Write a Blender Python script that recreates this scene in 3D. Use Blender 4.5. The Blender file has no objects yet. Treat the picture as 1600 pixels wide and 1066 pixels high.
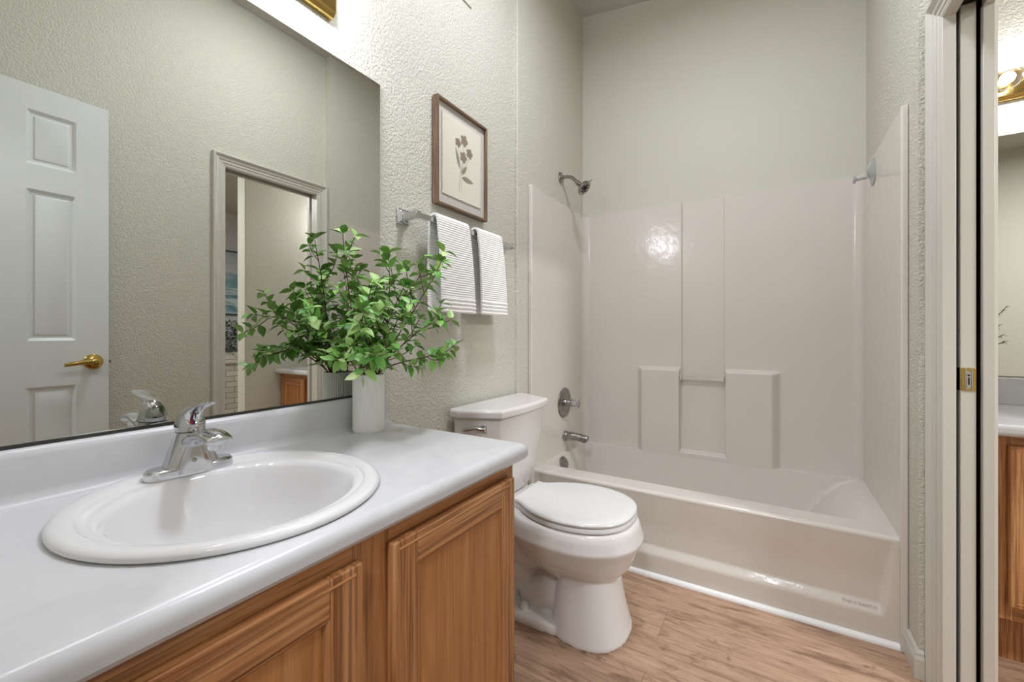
import bpy, math, random
from mathutils import Vector
import numpy as np
R = math.radians
C = bpy.context.scene.collection
S = bpy.context.scene

# ------------------------------------------------------------------ camera
F_PX, YAW, HY, CAM_H = 658.4552, 0.5506, 522.2667, 1.1046
cd = bpy.data.cameras.new('camera'); cam = bpy.data.objects.new('camera', cd); C.objects.link(cam)
cd.sensor_width = 36; cd.lens = F_PX / 1600 * 36
cd.shift_y = -(533 - HY) / 1600
cd.clip_start = 0.02
cam.location = (0, 0, CAM_H); cam.rotation_euler = (R(90), 0, YAW)
S.camera = cam
# ------------------------------------------------------------------ world / exposure
w = bpy.data.worlds.new('world'); S.world = w; w.use_nodes = True
w.node_tree.nodes['Background'].inputs[0].default_value = (0.9, 0.95, 1, 1)
w.node_tree.nodes['Background'].inputs[1].default_value = 0.3
S.view_settings.view_transform = 'Standard'; S.view_settings.look = 'None'
S.view_settings.gamma = 1; S.view_settings.use_curve_mapping = False
S.view_settings.exposure = 0.26
BULB = 7.8        # emission of a globe filament in the vanity light bars
BULB_OTHER = 7.0
HALL_FILL = 19.0
BED_FILL = 80.0
ROOM_FILL = 20.0

def arealight(name, loc, rot, size, power, color=(1, 1, 1)):
    l = bpy.data.lights.new(name, 'AREA'); l.shape = 'DISK' ; l.size = size; l.energy = power; l.color = color
    o = bpy.data.objects.new(name, l); C.objects.link(o); o.location = loc; o.rotation_euler = rot
    return o
# added fill lights, no such lamps seen: hall behind the camera, bedroom, bathroom ceiling
arealight('hall_fill_light', (0.05, -0.95, 2.52), (R(22), 0, 0), 0.30, HALL_FILL, (.96, .985, 1.06))
arealight('bedroom_fill_light', (2.5, 0.9, 2.72), (0, 0, 0), 0.4, BED_FILL, (0.95, 0.97, 1))
arealight('bathroom_fill_light', (-0.30, 1.30, 3.08), (0, 0, 0), 0.34, ROOM_FILL, (.955, .99, 1.09))

# ------------------------------------------------------------------ materials
def s2l(c):
    return tuple((x/255/12.92 if x/255 <= .04045 else ((x/255+.055)/1.055)**2.4) for x in c)
def mat(name, col, rough=.5, metal=0, **kw):
    m = bpy.data.materials.new(name); m.use_nodes = True
    b = m.node_tree.nodes['Principled BSDF']
    b.inputs['Base Color'].default_value = (*s2l(col), 1)
    b.inputs['Roughness'].default_value = rough; b.inputs['Metallic'].default_value = metal
    for k, v in kw.items(): b.inputs[k.replace('_', ' ')].default_value = v
    return m
def nd(m, t, **kw):
    n = m.node_tree.nodes.new(t)
    for k, v in kw.items(): setattr(n, k, v)
    return n
def lk(m, a, b): m.node_tree.links.new(a, b)
def texco(m, scale=(1, 1, 1), rot=(0, 0, 0), loc=(0, 0, 0)):
    g = nd(m, 'ShaderNodeNewGeometry'); mp = nd(m, 'ShaderNodeMapping')
    mp.inputs['Scale'].default_value = scale; mp.inputs['Rotation'].default_value = rot; mp.inputs['Location'].default_value = loc
    lk(m, g.outputs['Position'], mp.inputs[0]); return mp.outputs[0]
def noise(m, vec, scale, detail=3, rough=.5, dist=0):
    n = nd(m, 'ShaderNodeTexNoise'); n.inputs['Scale'].default_value = scale; n.inputs['Detail'].default_value = detail
    n.inputs['Roughness'].default_value = rough; n.inputs['Distortion'].default_value = dist
    if vec is not None: lk(m, vec, n.inputs['Vector'])
    return n.outputs['Fac']
def ramp(m, fac, stops):
    r = nd(m, 'ShaderNodeValToRGB'); e = r.color_ramp.elements
    while len(e) < len(stops): e.new(.5)
    for el, (p, c) in zip(e, stops):
        el.position = p; el.color = (*s2l(c), 1) if len(c) == 3 else c
    lk(m, fac, r.inputs[0]); return r.outputs[0]
def bump(m, h, strength, dist):
    b = nd(m, 'ShaderNodeBump'); b.inputs['Strength'].default_value = strength; b.inputs['Distance'].default_value = dist
    lk(m, h, b.inputs['Height']); lk(m, b.outputs[0], m.node_tree.nodes['Principled BSDF'].inputs['Normal'])
def bsdf(m): return m.node_tree.nodes['Principled BSDF']
def mix(m, fac, a, b, mode='MIX'):
    x = nd(m, 'ShaderNodeMix', data_type='RGBA', blend_type=mode)
    if isinstance(fac, float): x.inputs[0].default_value = fac
    else: lk(m, fac, x.inputs[0])
    for v, i in ((a, 6), (b, 7)):
        if isinstance(v, tuple): x.inputs[i].default_value = (*s2l(v), 1)
        else: lk(m, v, x.inputs[i])
    return x.outputs[2]

def paint(name, col, st=.6, sc=125, dist=.003):
    m = mat(name, col, .62)
    v = texco(m)
    n = noise(m, v, sc, 2.5, .5, .3)
    r = ramp(m, n, [(.36, (0, 0, 0, 1)), (.62, (1, 1, 1, 1))])
    bump(m, r, st, dist); return m
M = {}
M['wall'] = paint('wall_paint', (205, 203, 190))
M['alcove'] = paint('wall_paint_smooth', (205, 203, 190), .14, 120)
M['pale'] = paint('pale_wall_paint', (216, 218, 222), .14, 120)
M['ceiling'] = paint('ceiling_paint', (196, 192, 184), .3)
M['trim'] = mat('trim_paint', (203, 200, 190), .35)
M['door'] = mat('door_paint', (222, 226, 226), .38)
v = texco(M['door'], (60, 60, 4)); bump(M['door'], noise(M['door'], v, 3, 4, .6, .6), .18, .002)
M['gel'] = mat('fibreglass_gelcoat', (216, 209, 200), .15, IOR=1.5)
v = texco(M['gel']); bump(M['gel'], noise(M['gel'], v, 16, 3), .25, .006)
M['porcelain'] = mat('porcelain', (226, 222, 218), .08)
M['seat'] = mat('toilet_seat_plastic', (228, 227, 225), .22)
M['sink'] = mat('sink_porcelain', (228, 227, 227), .06)
M['counter'] = mat('cultured_marble', (224, 223, 225), .22)
m = M['counter']; v = texco(m, (1, 1, 1)); n = noise(m, v, 5, 5, .6, .8)
lk(m, mix(m, ramp(m, n, [(.5, (0, 0, 0, 1)), (.72, (.5, .5, .5, 1))]), (212, 212, 214), (190, 190, 193)), bsdf(m).inputs['Base Color'])
M['chrome'] = mat('chrome', (205, 206, 208), .09, 1)
M['nickel'] = mat('worn_chrome', (158, 155, 150), .18, 1)
M['brass'] = mat('polished_brass', (205, 176, 105), .14, 1)
M['channel'] = mat('dark_channel', (70, 70, 66), .4, .6)
M['dark'] = mat('dark_gap', (22, 18, 14), .9)
M['mirror'] = mat('mirror_silver', (208, 209, 203), 0.0, 1)
M['glass_edge'] = mat('mirror_edge', (150, 160, 150), .15)
M['caulk'] = mat('white_vinyl_trim', (240, 240, 238), .35)
M['black'] = mat('black_dot', (20, 20, 24), .4)
M['red'] = mat('red_dot', (170, 25, 35), .4); M['blue'] = mat('blue_dot', (25, 40, 120), .4)
M['mat_grey'] = mat('mat_board', (200, 196, 190), .8)
M['paper'] = mat('deckle_paper', (224, 220, 205), .9)
M['petal'] = mat('pressed_petal', (152, 137, 124), .9); M['presleaf'] = mat('pressed_leaf', (140, 140, 116), .9)
M['prestem'] = mat('pressed_stem', (176, 172, 155), .9); M['petal2'] = mat('pressed_petal_vein', (134, 112, 98), .9)
M['acrylic'] = mat('clear_acrylic', (235, 232, 225), .05, Transmission_Weight=.85, IOR=1.45)
M['clearplastic'] = mat('translucent_plastic', (205, 210, 208), .12, Transmission_Weight=.45)
M['stem'] = mat('brown_stem', (92, 60, 44), .7)
M['vase'] = mat('white_ceramic', (246, 245, 240), .3)
M['caststamp'] = mat('grey_stamp', (190, 181, 171), .5)
M['pot'] = mat('pale_pot', (214, 210, 200), .4)
# towel
m = mat('white_waffle_cotton', (250, 249, 246), .95); M['towel'] = m
v = texco(m); wv = nd(m, 'ShaderNodeTexWave', bands_direction='Z'); wv.inputs['Scale'].default_value = 36
lk(m, v, wv.inputs['Vector']); wv2 = nd(m, 'ShaderNodeTexWave', bands_direction='Y'); wv2.inputs['Scale'].default_value = 60
lk(m, v, wv2.inputs['Vector']); ma = nd(m, 'ShaderNodeMath', operation='MULTIPLY_ADD')
lk(m, wv2.outputs['Fac'], ma.inputs[0]); ma.inputs[1].default_value = .12; lk(m, wv.outputs['Fac'], ma.inputs[2])
bump(m, ma.outputs[0], .5, .003)
m = mat('white_cotton_band', (250, 249, 246), .95); M['band'] = m
# leaf
m = mat('green_leaf', (92, 140, 66), .42); M['leaf'] = m
oi = nd(m, 'ShaderNodeNewGeometry'); c = ramp(m, oi.outputs['Random Per Island'], [(0, (84, 144, 56)), (.4, (122, 178, 82)), (.75, (158, 196, 108)), (1, (190, 212, 150))])
c2 = mix(m, .25, c, (140, 160, 90)); mx = nd(m, 'ShaderNodeMix', data_type='RGBA')
lk(m, oi.outputs['Backfacing'], mx.inputs[0]); lk(m, c, mx.inputs[6]); lk(m, c2, mx.inputs[7]); lk(m, mx.outputs[2], bsdf(m).inputs['Base Color'])
bsdf(m).inputs['Subsurface Weight'].default_value = 0
m = mat('dark_leaf', (52, 66, 50), .6); M['darkleaf'] = m
oi = nd(m, 'ShaderNodeNewGeometry'); lk(m, ramp(m, oi.outputs['Random Per Island'], [(0, (30, 38, 30)), (.6, (66, 84, 62)), (1, (150, 162, 140))]), bsdf(m).inputs['Base Color'])

def wood(name, axis, cols, sc=1.0, rough=.38, fine=.62, bmp=.2):
    m = mat(name, cols[1], rough)
    st = {'x': (1.2, 26, 26), 'y': (26, 1.2, 26), 'z': (26, 26, 1.2)}[axis]
    v = texco(m, tuple(a*sc for a in st))
    n1 = noise(m, v, 1.0, 5, .62, 1.6)
    st2 = tuple(a*(5 if a > 2 else 2.2) for a in st)
    v2 = texco(m, tuple(a*sc for a in st2)); n2 = noise(m, v2, 1.0, 3, .6, .4)
    base = ramp(m, n1, [(.3, cols[0]), (.5, cols[1]), (.72, cols[2])])
    pores = ramp(m, n2, [(.40, (0, 0, 0, 1)), (.53, (1, 1, 1, 1))])
    inv = nd(m, 'ShaderNodeMath', operation='MULTIPLY_ADD'); lk(m, pores, inv.inputs[0]); inv.inputs[1].default_value = -fine; inv.inputs[2].default_value = fine
    colr = mix(m, inv.outputs[0], base, cols[3])
    lk(m, colr, bsdf(m).inputs['Base Color']); bump(m, n2, bmp, .0015)
    return m
OAK = [(164, 104, 60), (194, 136, 86), (216, 164, 114), (104, 58, 28)]
for a in 'xyz': M['oak_'+a] = wood('golden_oak_'+a, a, OAK)
OAKP = [(176, 112, 60), (198, 136, 80), (214, 156, 100), (136, 80, 38)]
M['oak_panel'] = wood('golden_oak_panel', 'z', OAKP, .7, .35, .3)
FR = [(96, 74, 56), (128, 102, 80), (154, 128, 104), (64, 46, 34)]
M['frame_y'] = wood('walnut_frame_y', 'y', FR, 2, .55); M['frame_z'] = wood('walnut_frame_z', 'z', FR, 2, .55)
# floor planks (run along x)
m = mat('vinyl_plank', (190, 150, 118), .42); M['floor'] = m
v = texco(m, (1, 1, 1), loc=(.35, .06, 0)); bt = nd(m, 'ShaderNodeTexBrick'); lk(m, v, bt.inputs['Vector'])
bt.offset = .37; bt.inputs['Scale'].default_value = 1; bt.inputs['Brick Width'].default_value = 1.2; bt.inputs['Row Height'].default_value = .182
bt.inputs['Mortar Size'].default_value = .0007; bt.inputs['Mortar Smooth'].default_value = 0
bt.inputs['Color1'].default_value = (0, 0, 0, 1); bt.inputs['Color2'].default_value = (1, 1, 1, 1); bt.inputs['Mortar'].default_value = (.5, .5, .5, 1)
off = nd(m, 'ShaderNodeVectorMath', operation='MULTIPLY_ADD'); lk(m, bt.outputs['Color'], off.inputs[0]); off.inputs[1].default_value = (7, 3, 5)
lk(m, texco(m, (1.6, 11, 1)), off.inputs[2])
n1 = noise(m, off.outputs[0], 1.5, 6, .68, 1.4)
off2 = nd(m, 'ShaderNodeVectorMath', operation='MULTIPLY_ADD'); lk(m, bt.outputs['Color'], off2.inputs[0]); off2.inputs[1].default_value = (9, 4, 5)
lk(m, texco(m, (7, 120, 1)), off2.inputs[2]); n2 = noise(m, off2.outputs[0], 1, 3, .6, .3)
base = ramp(m, n1, [(.31, (84, 60, 46)), (.38, (132, 102, 82)), (.46, (186, 154, 128)), (.56, (206, 176, 150)), (.64, (176, 144, 118)), (.72, (214, 186, 162))])
gr = mix(m, .35, base, ramp(m, n2, [(.3, (116, 86, 66)), (.6, (212, 182, 156))]), 'MIX')
tint = mix(m, .45, gr, ramp(m, bt.outputs['Color'], [(0, (205, 190, 180)), (.5, (240, 232, 226)), (1, (255, 250, 244))]), 'MULTIPLY')
kn = noise(m, off.outputs[0], 2.6, 4, .7, 2.2)
off3 = nd(m, 'ShaderNodeVectorMath', operation='MULTIPLY_ADD'); lk(m, bt.outputs['Color'], off3.inputs[0]); off3.inputs[1].default_value = (3, 8, 2)
lk(m, texco(m, (2.6, 9, 1)), off3.inputs[2]); k2 = noise(m, off3.outputs[0], 1.6, 5, .66, 2.6)
tint = mix(m, ramp(m, k2, [(.56, (0, 0, 0, 1)), (.68, (.75, .75, .75, 1))]), tint, (104, 74, 56))
tint = mix(m, .16, tint, (128, 88, 62))
fin = mix(m, bt.outputs['Fac'], tint, (110, 82, 64)); lk(m, fin, bsdf(m).inputs['Base Color']); bump(m, n2, .08, .001)
# whitewashed brick
m = mat('whitewashed_brick', (205, 196, 186), .9); M['brick'] = m
v = texco(m, rot=(R(90), 0, R(90))); bt = nd(m, 'ShaderNodeTexBrick')
g = nd(m, 'ShaderNodeNewGeometry'); sx = nd(m, 'ShaderNodeSeparateXYZ'); cx = nd(m, 'ShaderNodeCombineXYZ')
lk(m, g.outputs['Position'], sx.inputs[0]); lk(m, sx.outputs[1], cx.inputs[0]); lk(m, sx.outputs[2], cx.inputs[1]); lk(m, cx.outputs[0], bt.inputs['Vector'])
bt.inputs['Scale'].default_value = 1; bt.inputs['Brick Width'].default_value = .22; bt.inputs['Row Height'].default_value = .075
bt.inputs['Mortar Size'].default_value = .006; bt.inputs['Mortar Smooth'].default_value = 1
bt.inputs['Color1'].default_value = (*s2l((222, 216, 208)), 1); bt.inputs['Color2'].default_value = (*s2l((196, 188, 178)), 1); bt.inputs['Mortar'].default_value = (*s2l((104, 96, 90)), 1)
lk(m, bt.outputs['Color'], bsdf(m).inputs['Base Color'])
# seascape
m = mat('seascape_paint', (150, 180, 190), .6); M['sea'] = m
n = noise(m, texco(m, (1, 1.2, 5)), 2.2, 6, .6, .8); g = nd(m, 'ShaderNodeNewGeometry'); sx = nd(m, 'ShaderNodeSeparateXYZ'); lk(m, g.outputs['Position'], sx.inputs[0])
a = nd(m, 'ShaderNodeMath', operation='MULTIPLY_ADD'); lk(m, n, a.inputs[0]); a.inputs[1].default_value = .5; lk(m, sx.outputs[2], a.inputs[2])
mr = nd(m, 'ShaderNodeMapRange'); mr.inputs['From Min'].default_value = 1.6; mr.inputs['From Max'].default_value = 2.6; lk(m, a.outputs[0], mr.inputs[0])
lk(m, ramp(m, mr.outputs[0], [(0, (180, 205, 215)), (.12, (96, 138, 152)), (.2, (214, 226, 230)), (.3, (92, 134, 150)), (.4, (200, 216, 220)), (.48, (120, 168, 176)), (.56, (150, 178, 190)), (.66, (206, 210, 214)), (1, (172, 186, 198))]), bsdf(m).inputs['Base Color'])
# globe bulb
def emit(name, col, st):
    m = bpy.data.materials.new(name); m.use_nodes = True; nt = m.node_tree; nt.nodes.clear()
    e = nt.nodes.new('ShaderNodeEmission'); e.inputs[0].default_value = (*col, 1); e.inputs[1].default_value = st
    o = nt.nodes.new('ShaderNodeOutputMaterial'); nt.links.new(e.outputs[0], o.inputs[0]); return m
M['bulb'] = emit('lit_filament', (.97, .97, 1.09), BULB * 20)
M['bulb_other'] = emit('lit_filament_other', (.97, .97, 1.09), BULB_OTHER * 20)
m = bpy.data.materials.new('clear_bulb_glass'); m.use_nodes = True; nt = m.node_tree; nt.nodes.clear()
tr = nt.nodes.new('ShaderNodeBsdfTransparent'); gl = nt.nodes.new('ShaderNodeBsdfGlossy'); gl.inputs['Roughness'].default_value = .02
lw = nt.nodes.new('ShaderNodeLayerWeight'); lw.inputs[0].default_value = .25; ms = nt.nodes.new('ShaderNodeMixShader'); oo = nt.nodes.new('ShaderNodeOutputMaterial')
nt.links.new(lw.outputs['Facing'], ms.inputs[0]); nt.links.new(tr.outputs[0], ms.inputs[1]); nt.links.new(gl.outputs[0], ms.inputs[2]); nt.links.new(ms.outputs[0], oo.inputs[0])
M['globe'] = m
M['dome'] = mat('fill_housing_white', (235, 235, 230), .4)

# ------------------------------------------------------------------ mesh helpers (world coordinates)
class MB:
    def __init__(s): s.v = []; s.f = []; s.m = []
    def add(s, v, f, mi=0):
        n = len(s.v); s.v += [tuple(map(float, p)) for p in v]; s.f += [tuple(i+n for i in q) for q in f]; s.m += [mi]*len(f); return s
def box(mb, x0, x1, y0, y1, z0, z1, mi=0):
    x0, x1 = sorted((x0, x1)); y0, y1 = sorted((y0, y1)); z0, z1 = sorted((z0, z1))
    v = [(x0, y0, z0), (x1, y0, z0), (x1, y1, z0), (x0, y1, z0), (x0, y0, z1), (x1, y0, z1), (x1, y1, z1), (x0, y1, z1)]
    return mb.add(v, [(0, 3, 2, 1), (4, 5, 6, 7), (0, 1, 5, 4), (1, 2, 6, 5), (2, 3, 7, 6), (3, 0, 4, 7)], mi)
def rings(mb, rs, cap0=True, cap1=True, mi=0):
    n = len(rs[0]); v = [p for r in rs for p in r]; f = []
    for i in range(len(rs)-1):
        for j in range(n):
            a, b = i*n+j, i*n+(j+1) % n; f.append((a, b, b+n, a+n))
    if cap0: f.append(tuple(reversed(range(n))))
    if cap1: f.append(tuple(range((len(rs)-1)*n, len(rs)*n)))
    return mb.add(v, f, mi)
def basis(d):
    d = Vector(d).normalized(); a = Vector((0, 0, 1)) if abs(d.z) < .9 else Vector((1, 0, 0))
    u = d.cross(a).normalized(); return u, d.cross(u).normalized()
def lathe(mb, o, axis, prof, n=32, cap0=True, cap1=True, mi=0, fl=None):
    o = Vector(o); a = Vector(axis).normalized(); u, w_ = basis(a); rs = []
    for (r, h) in prof:
        rs.append([tuple(o + a*h + (u*math.cos(t)+w_*math.sin(t))*(r*(fl(t) if fl else 1))) for t in [2*math.pi*k/n for k in range(n)]])
    return rings(mb, rs, cap0, cap1, mi)
def tube(mb, pts, rad, n=10, mi=0, side=None, flat=None):
    pts = [Vector(p) for p in pts]; rs = []; k = len(pts)
    if not isinstance(rad, (list, tuple)): rad = [rad]*k
    pu = None
    for i, p in enumerate(pts):
        d = (pts[min(i+1, k-1)] - pts[max(i-1, 0)]).normalized()
        if side is not None: u = Vector(side); u = (u - d*u.dot(d)).normalized()
        elif pu is None: u = basis(d)[0]
        else: u = (pu - d*pu.dot(d)).normalized()
        pu = u; w_ = d.cross(u); fr = flat[i] if flat else 1
        rs.append([tuple(p + u*(rad[i]*math.cos(t)) + w_*(rad[i]*fr*math.sin(t))) for t in [2*math.pi*q/n for q in range(n)]])
    return rings(mb, rs, mi=mi)
def spline(pts, m=6):
    P_ = [Vector(p) for p in pts]; P_ = [P_[0]*2-P_[1]]+P_+[P_[-1]*2-P_[-2]]; out = []
    for i in range(1, len(P_)-2):
        a, b, c_, d = P_[i-1:i+3]
        for k in range(m):
            t = k/m; out.append(.5*((2*b)+(c_-a)*t+(2*a-5*b+4*c_-d)*t*t+(3*b-a-3*c_+d)*t**3))
    out.append(P_[-2]); return out
def sweep(mb, path, prof, mp, closed=False, mi=0):
    """path: 2-D points; prof: (offset to the left of travel, depth); mp(a, b, depth) -> 3-D; mitred."""
    n = len(path); rs = []
    for i in range(n):
        p = Vector(path[i]); a = Vector(path[i-1]) if (i or closed) else None; b = Vector(path[(i+1) % n]) if (i < n-1 or closed) else None
        d1 = (p-a).normalized() if a is not None else (b-p).normalized(); d2 = (b-p).normalized() if b is not None else d1
        n1 = Vector((-d1.y, d1.x)); n2 = Vector((-d2.y, d2.x)); mm = (n1+n2); mm = mm/(mm.dot(n1)) if mm.length > 1e-6 else n1
        rs.append([mp(*(p+mm*o), dd) for o, dd in prof])
    if closed: rs.append(rs[0])
    return rings(mb, rs, not closed, not closed, mi)
def grid(mb, us, vs, fn, mi=0, flip=False):
    v = [fn(u, w_) for w_ in vs for u in us]; n = len(us); f = []
    for j in range(len(vs)-1):
        for i in range(n-1):
            q = (j*n+i, j*n+i+1, (j+1)*n+i+1, (j+1)*n+i); f.append(q[::-1] if flip else q)
    return mb.add(v, f, mi)

def wloc(o):
    l = Vector(o.location)
    while o.parent: o = o.parent; l += Vector(o.location)
    return l
def obj(name, mb, mats, parent=None, smooth=0, bev=0, seg=2, sub=0, origin=None, label=None):
    if parent is not None and origin is None: o0 = Vector((0, 0, 0)) if False else wloc(parent)
    elif origin is not None: o0 = Vector(origin)
    else:
        a = np.array(mb.v); o0 = Vector(((a[:, 0].min()+a[:, 0].max())/2, (a[:, 1].min()+a[:, 1].max())/2, a[:, 2].min()))
    me = bpy.data.meshes.new(name); me.from_pydata([tuple(Vector(p)-o0) for p in mb.v], [], mb.f)
    if not isinstance(mats, (list, tuple)): mats = [mats]
    for x in mats: me.materials.append(M[x] if isinstance(x, str) else x)
    me.polygons.foreach_set('material_index', mb.m)
    me.validate(); me.update()
    ob = bpy.data.objects.new(name, me); C.objects.link(ob)
    if parent is not None: ob.parent = parent; ob.location = o0 - wloc(parent)
    else: ob.location = o0
    if bev:
        b = ob.modifiers.new('bevel', 'BEVEL'); b.width = bev; b.segments = seg; b.limit_method = 'ANGLE'; b.angle_limit = R(30); b.harden_normals = False
        smooth = smooth or 40
    if sub:
        s_ = ob.modifiers.new('subd', 'SUBSURF'); s_.levels = sub; s_.render_levels = sub
    if smooth:
        me.polygons.foreach_set('use_smooth', [True]*len(me.polygons))
        try: me.set_sharp_from_angle(angle=R(smooth))
        except Exception: pass
    if label: ob['label'] = label
    return ob
def tag(o, label, cat, group=None, kind=None):
    o['label'] = label; o['category'] = cat
    if group: o['group'] = group
    if kind: o['kind'] = kind
    return o
def empty(name, loc):
    o = bpy.data.objects.new(name, None); C.objects.link(o); o.location = loc; o.empty_display_size = .05; return o
def struct(name, mb, mats, label, cat, **kw):
    return tag(obj(name, mb, mats, **kw), label, cat, kind='structure')

# ------------------------------------------------------------------ dimensions
XL, XT, XR, XW = -1.117, -1.0984, 0.406, 0.450
YJ, YF, YB = 1.843, 1.975, 2.718
XO = 0.547; D0, D1, DZ = 1.194, 1.776, 2.07
NY = -0.06
def ceil_z(x): return 3.28 - .150*(x - XL)

# ------------------------------------------------------------------ room shell
mb = MB(); box(mb, -1.4, 4.7, -1.8, 4.6, -.1, 0); struct('floor', mb, 'floor', 'brown wood-look plank floor running through the rooms', 'floor')
mb = MB(); box(mb, XL-.15, XL, -.3, 2.95, 0, 3.45); box(mb, XL-.02, XT, YJ, 2.95, 0, 3.45)
struct('wall_left', mb, 'wall', 'textured beige wall behind the mirror, picture and towel bar', 'wall', bev=.004)
mb = MB(); box(mb, XL-.15, XW+.2, YB, YB+.12, 0, 3.45); struct('wall_far', mb, 'alcove', 'plain beige wall above the tub surround', 'wall')
# right wall: solid part, header, two skins around the pocket
mb = MB(); box(mb, XW, XO, NY-.1, D0, 0, 3.45)
box(mb, XW, XO, D0, D1, DZ+.045, 3.45); box(mb, XW, XO, D1, 2.95, DZ+.045, 3.45)
box(mb, XW, .470, D1, 2.95, 0, DZ+.045); box(mb, .534, XO, D1, 2.95, 0, DZ+.045)
box(mb, XR, XW+.01, YJ, 2.95, 0, 3.45)
struct('wall_right', mb, 'wall', 'textured beige wall holding the sliding door opening', 'wall')
# near wall with doorway around the camera
mb = MB(); box(mb, XL-.15, -.42, NY-.11, NY, 0, 3.45); box(mb, -.42, .40, NY-.11, NY, 2.15, 3.45); box(mb, .40, XW+.02, NY-.11, NY, 0, 3.45)
struct('wall_near', mb, 'wall', 'beige wall around the open entrance doorway', 'wall')
# hall behind
mb = MB(); box(mb, -1.3, -1.2, -1.7, NY-.11, 0, 2.75); box(mb, 1.0, 1.1, -1.7, NY-.11, 0, 2.75); box(mb, -1.3, 1.1, -1.8, -1.7, 0, 2.75); box(mb, -1.3, 1.1, -1.8, NY-.11, 2.7, 2.8)
struct('wall_hall', mb, 'wall', 'beige hall walls behind the entrance doorway', 'wall')
mb = MB()
mb.add([(XL-.15, -.3, ceil_z(XL-.15)), (XO, -.3, ceil_z(XO)), (XO, 2.95, ceil_z(XO)), (XL-.15, 2.95, ceil_z(XL-.15)),
        (XL-.15, -.3, 3.6), (XO, -.3, 3.6), (XO, 2.95, 3.6), (XL-.15, 2.95, 3.6)], [(0, 3, 2, 1), (4, 5, 6, 7), (0, 1, 5, 4), (1, 2, 6, 5), (2, 3, 7, 6), (3, 0, 4, 7)])
struct('ceiling', mb, 'ceiling', 'gently sloping grey-beige ceiling over the bathroom', 'ceiling')
# other rooms
OY = 2.58
mb = MB(); box(mb, XO-.02, 1.47, OY, OY+.12, 0, 2.95); struct('wall_vanity_room', mb, 'wall', 'bright textured wall behind the second vanity', 'wall')
mb = MB(); box(mb, 1.35, 1.47, 1.75, OY+.12, 0, 2.95); struct('wall_partition', mb, 'wall', 'short cream partition wall at the end of the second vanity', 'wall', bev=.006)
mb = MB(); box(mb, 4.5, 4.62, -.6, 4.6, 0, 3.1); struct('wall_bedroom', mb, 'pale', 'pale grey wall of the far bedroom seen in the mirror', 'wall')
mb = MB(); box(mb, XO, 4.6, 4.3, 4.4, 0, 3.1); box(mb, XO, 4.6, -.6, -.5, 0, 3.1); box(mb, XO-.02, XO+.02, -.6, NY-.09, 0, 3.1)
struct('wall_side', mb, 'alcove', 'beige side walls of the rooms beyond the sliding door', 'wall')
mb = MB(); mb.add([(XO, -.6, 2.75), (4.62, -.6, 2.87), (4.62, 4.4, 2.87), (XO, 4.4, 2.75), (XO, -.6, 3.2), (4.62, -.6, 3.2), (4.62, 4.4, 3.2), (XO, 4.4, 3.2)],
       [(0, 3, 2, 1), (4, 5, 6, 7), (0, 1, 5, 4), (1, 2, 6, 5), (2, 3, 7, 6), (3, 0, 4, 7)])
struct('ceiling_bedroom', mb, 'ceiling', 'grey sloping ceiling of the rooms beyond the sliding door', 'ceiling')

# baseboards
bp_ = [(0, 0), (.013, 0), (.013, .062), (.009, .072), (.009, .080), (.004, .088), (0, .088)]
mb = MB(); sweep(mb, [(XR, 1.962), (XR, YJ), (XW-.032, YJ)], [(-o, z) for o, z in bp_][::-1], lambda a, b, z: (a, b, z))
struct('baseboard_right', mb, 'trim', 'short white baseboard wrapping the corner beside the tub', 'baseboard')
mb = MB(); sweep(mb, [(XW, NY), (XW, D0-.065)], bp_, lambda a, b, z: (a, b, z)); struct('baseboard_near', mb, 'trim', 'white baseboard on the right wall near the entrance', 'baseboard')
mb = MB(); sweep(mb, [(XL, YJ-.01), (XL, .96)], bp_, lambda a, b, z: (a, b, z)); struct('baseboard_left', mb, 'trim', 'white baseboard on the left wall behind the toilet', 'baseboard')
mb = MB(); sweep(mb, [(1.35, 1.96), (1.35, 1.75), (1.47, 1.75)], bp_, lambda a, b, z: (a, b, z)); struct('baseboard_partition', mb, 'trim', 'white baseboard around the partition wall end', 'baseboard')

# casing round the sliding door opening (both sides)
cs = [(0, 0), (0, .007), (.003, .009), (.012, .009), (.015, .013), (.022, .014), (.025, .012), (.029, .012), (.032, .018), (.038, .020), (.042, .019), (.047, .025), (.054, .031), (.060, .031), (.064, .027), (.065, 0)]
pth = [(D1, 0), (D1, DZ), (D0, DZ), (D0, 0)]
mb = MB(); sweep(mb, pth, [(-o, d) for o, d in cs], lambda a, b, d: (XW-d, a, b)); struct('trim_1', mb, 'trim', 'moulded white casing on the bathroom side of the sliding door', 'door casing', smooth=20)
mb = MB(); sweep(mb, pth, [(-o, d) for o, d in cs], lambda a, b, d: (XO+d, a, b)); struct('trim_2', mb, 'trim', 'moulded white casing on the far side of the sliding door', 'door casing', smooth=20)
# jambs (split around the pocket)
mb = MB()
for xa, xb in ((XW-.007, .474), (.530, XO+.007)):
    box(mb, xa, xb, D1-.004, D1+.018, 0, DZ+.004); box(mb, xa, xb, D0, D1, DZ-.004, DZ+.045)
box(mb, XW-.007, XO+.007, D0-.012, D0+.006, 0, DZ+.004)
struct('trim_3', mb, 'trim', 'white split jambs on both sides of the sliding door slot', 'door jamb', bev=.0015)
mb = MB(); box(mb, .474, .530, D0, D1, DZ+.03, DZ+.04); box(mb, .484, .520, D0+.01, D1, DZ+.022, DZ+.03); struct('trim_4', mb, 'dark', 'dark sliding door track above the opening', 'door track')
# near-black sheets, the pocket's shade put into their colour
mb = MB(); box(mb, .4702, .472, D1+.02, 2.6, 0, DZ+.04); box(mb, .532, .5338, D1+.02, 2.6, 0, DZ+.04); struct('trim_5', mb, 'dark', 'near-black sheets painting the shade inside the door pocket', 'door pocket')
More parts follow.
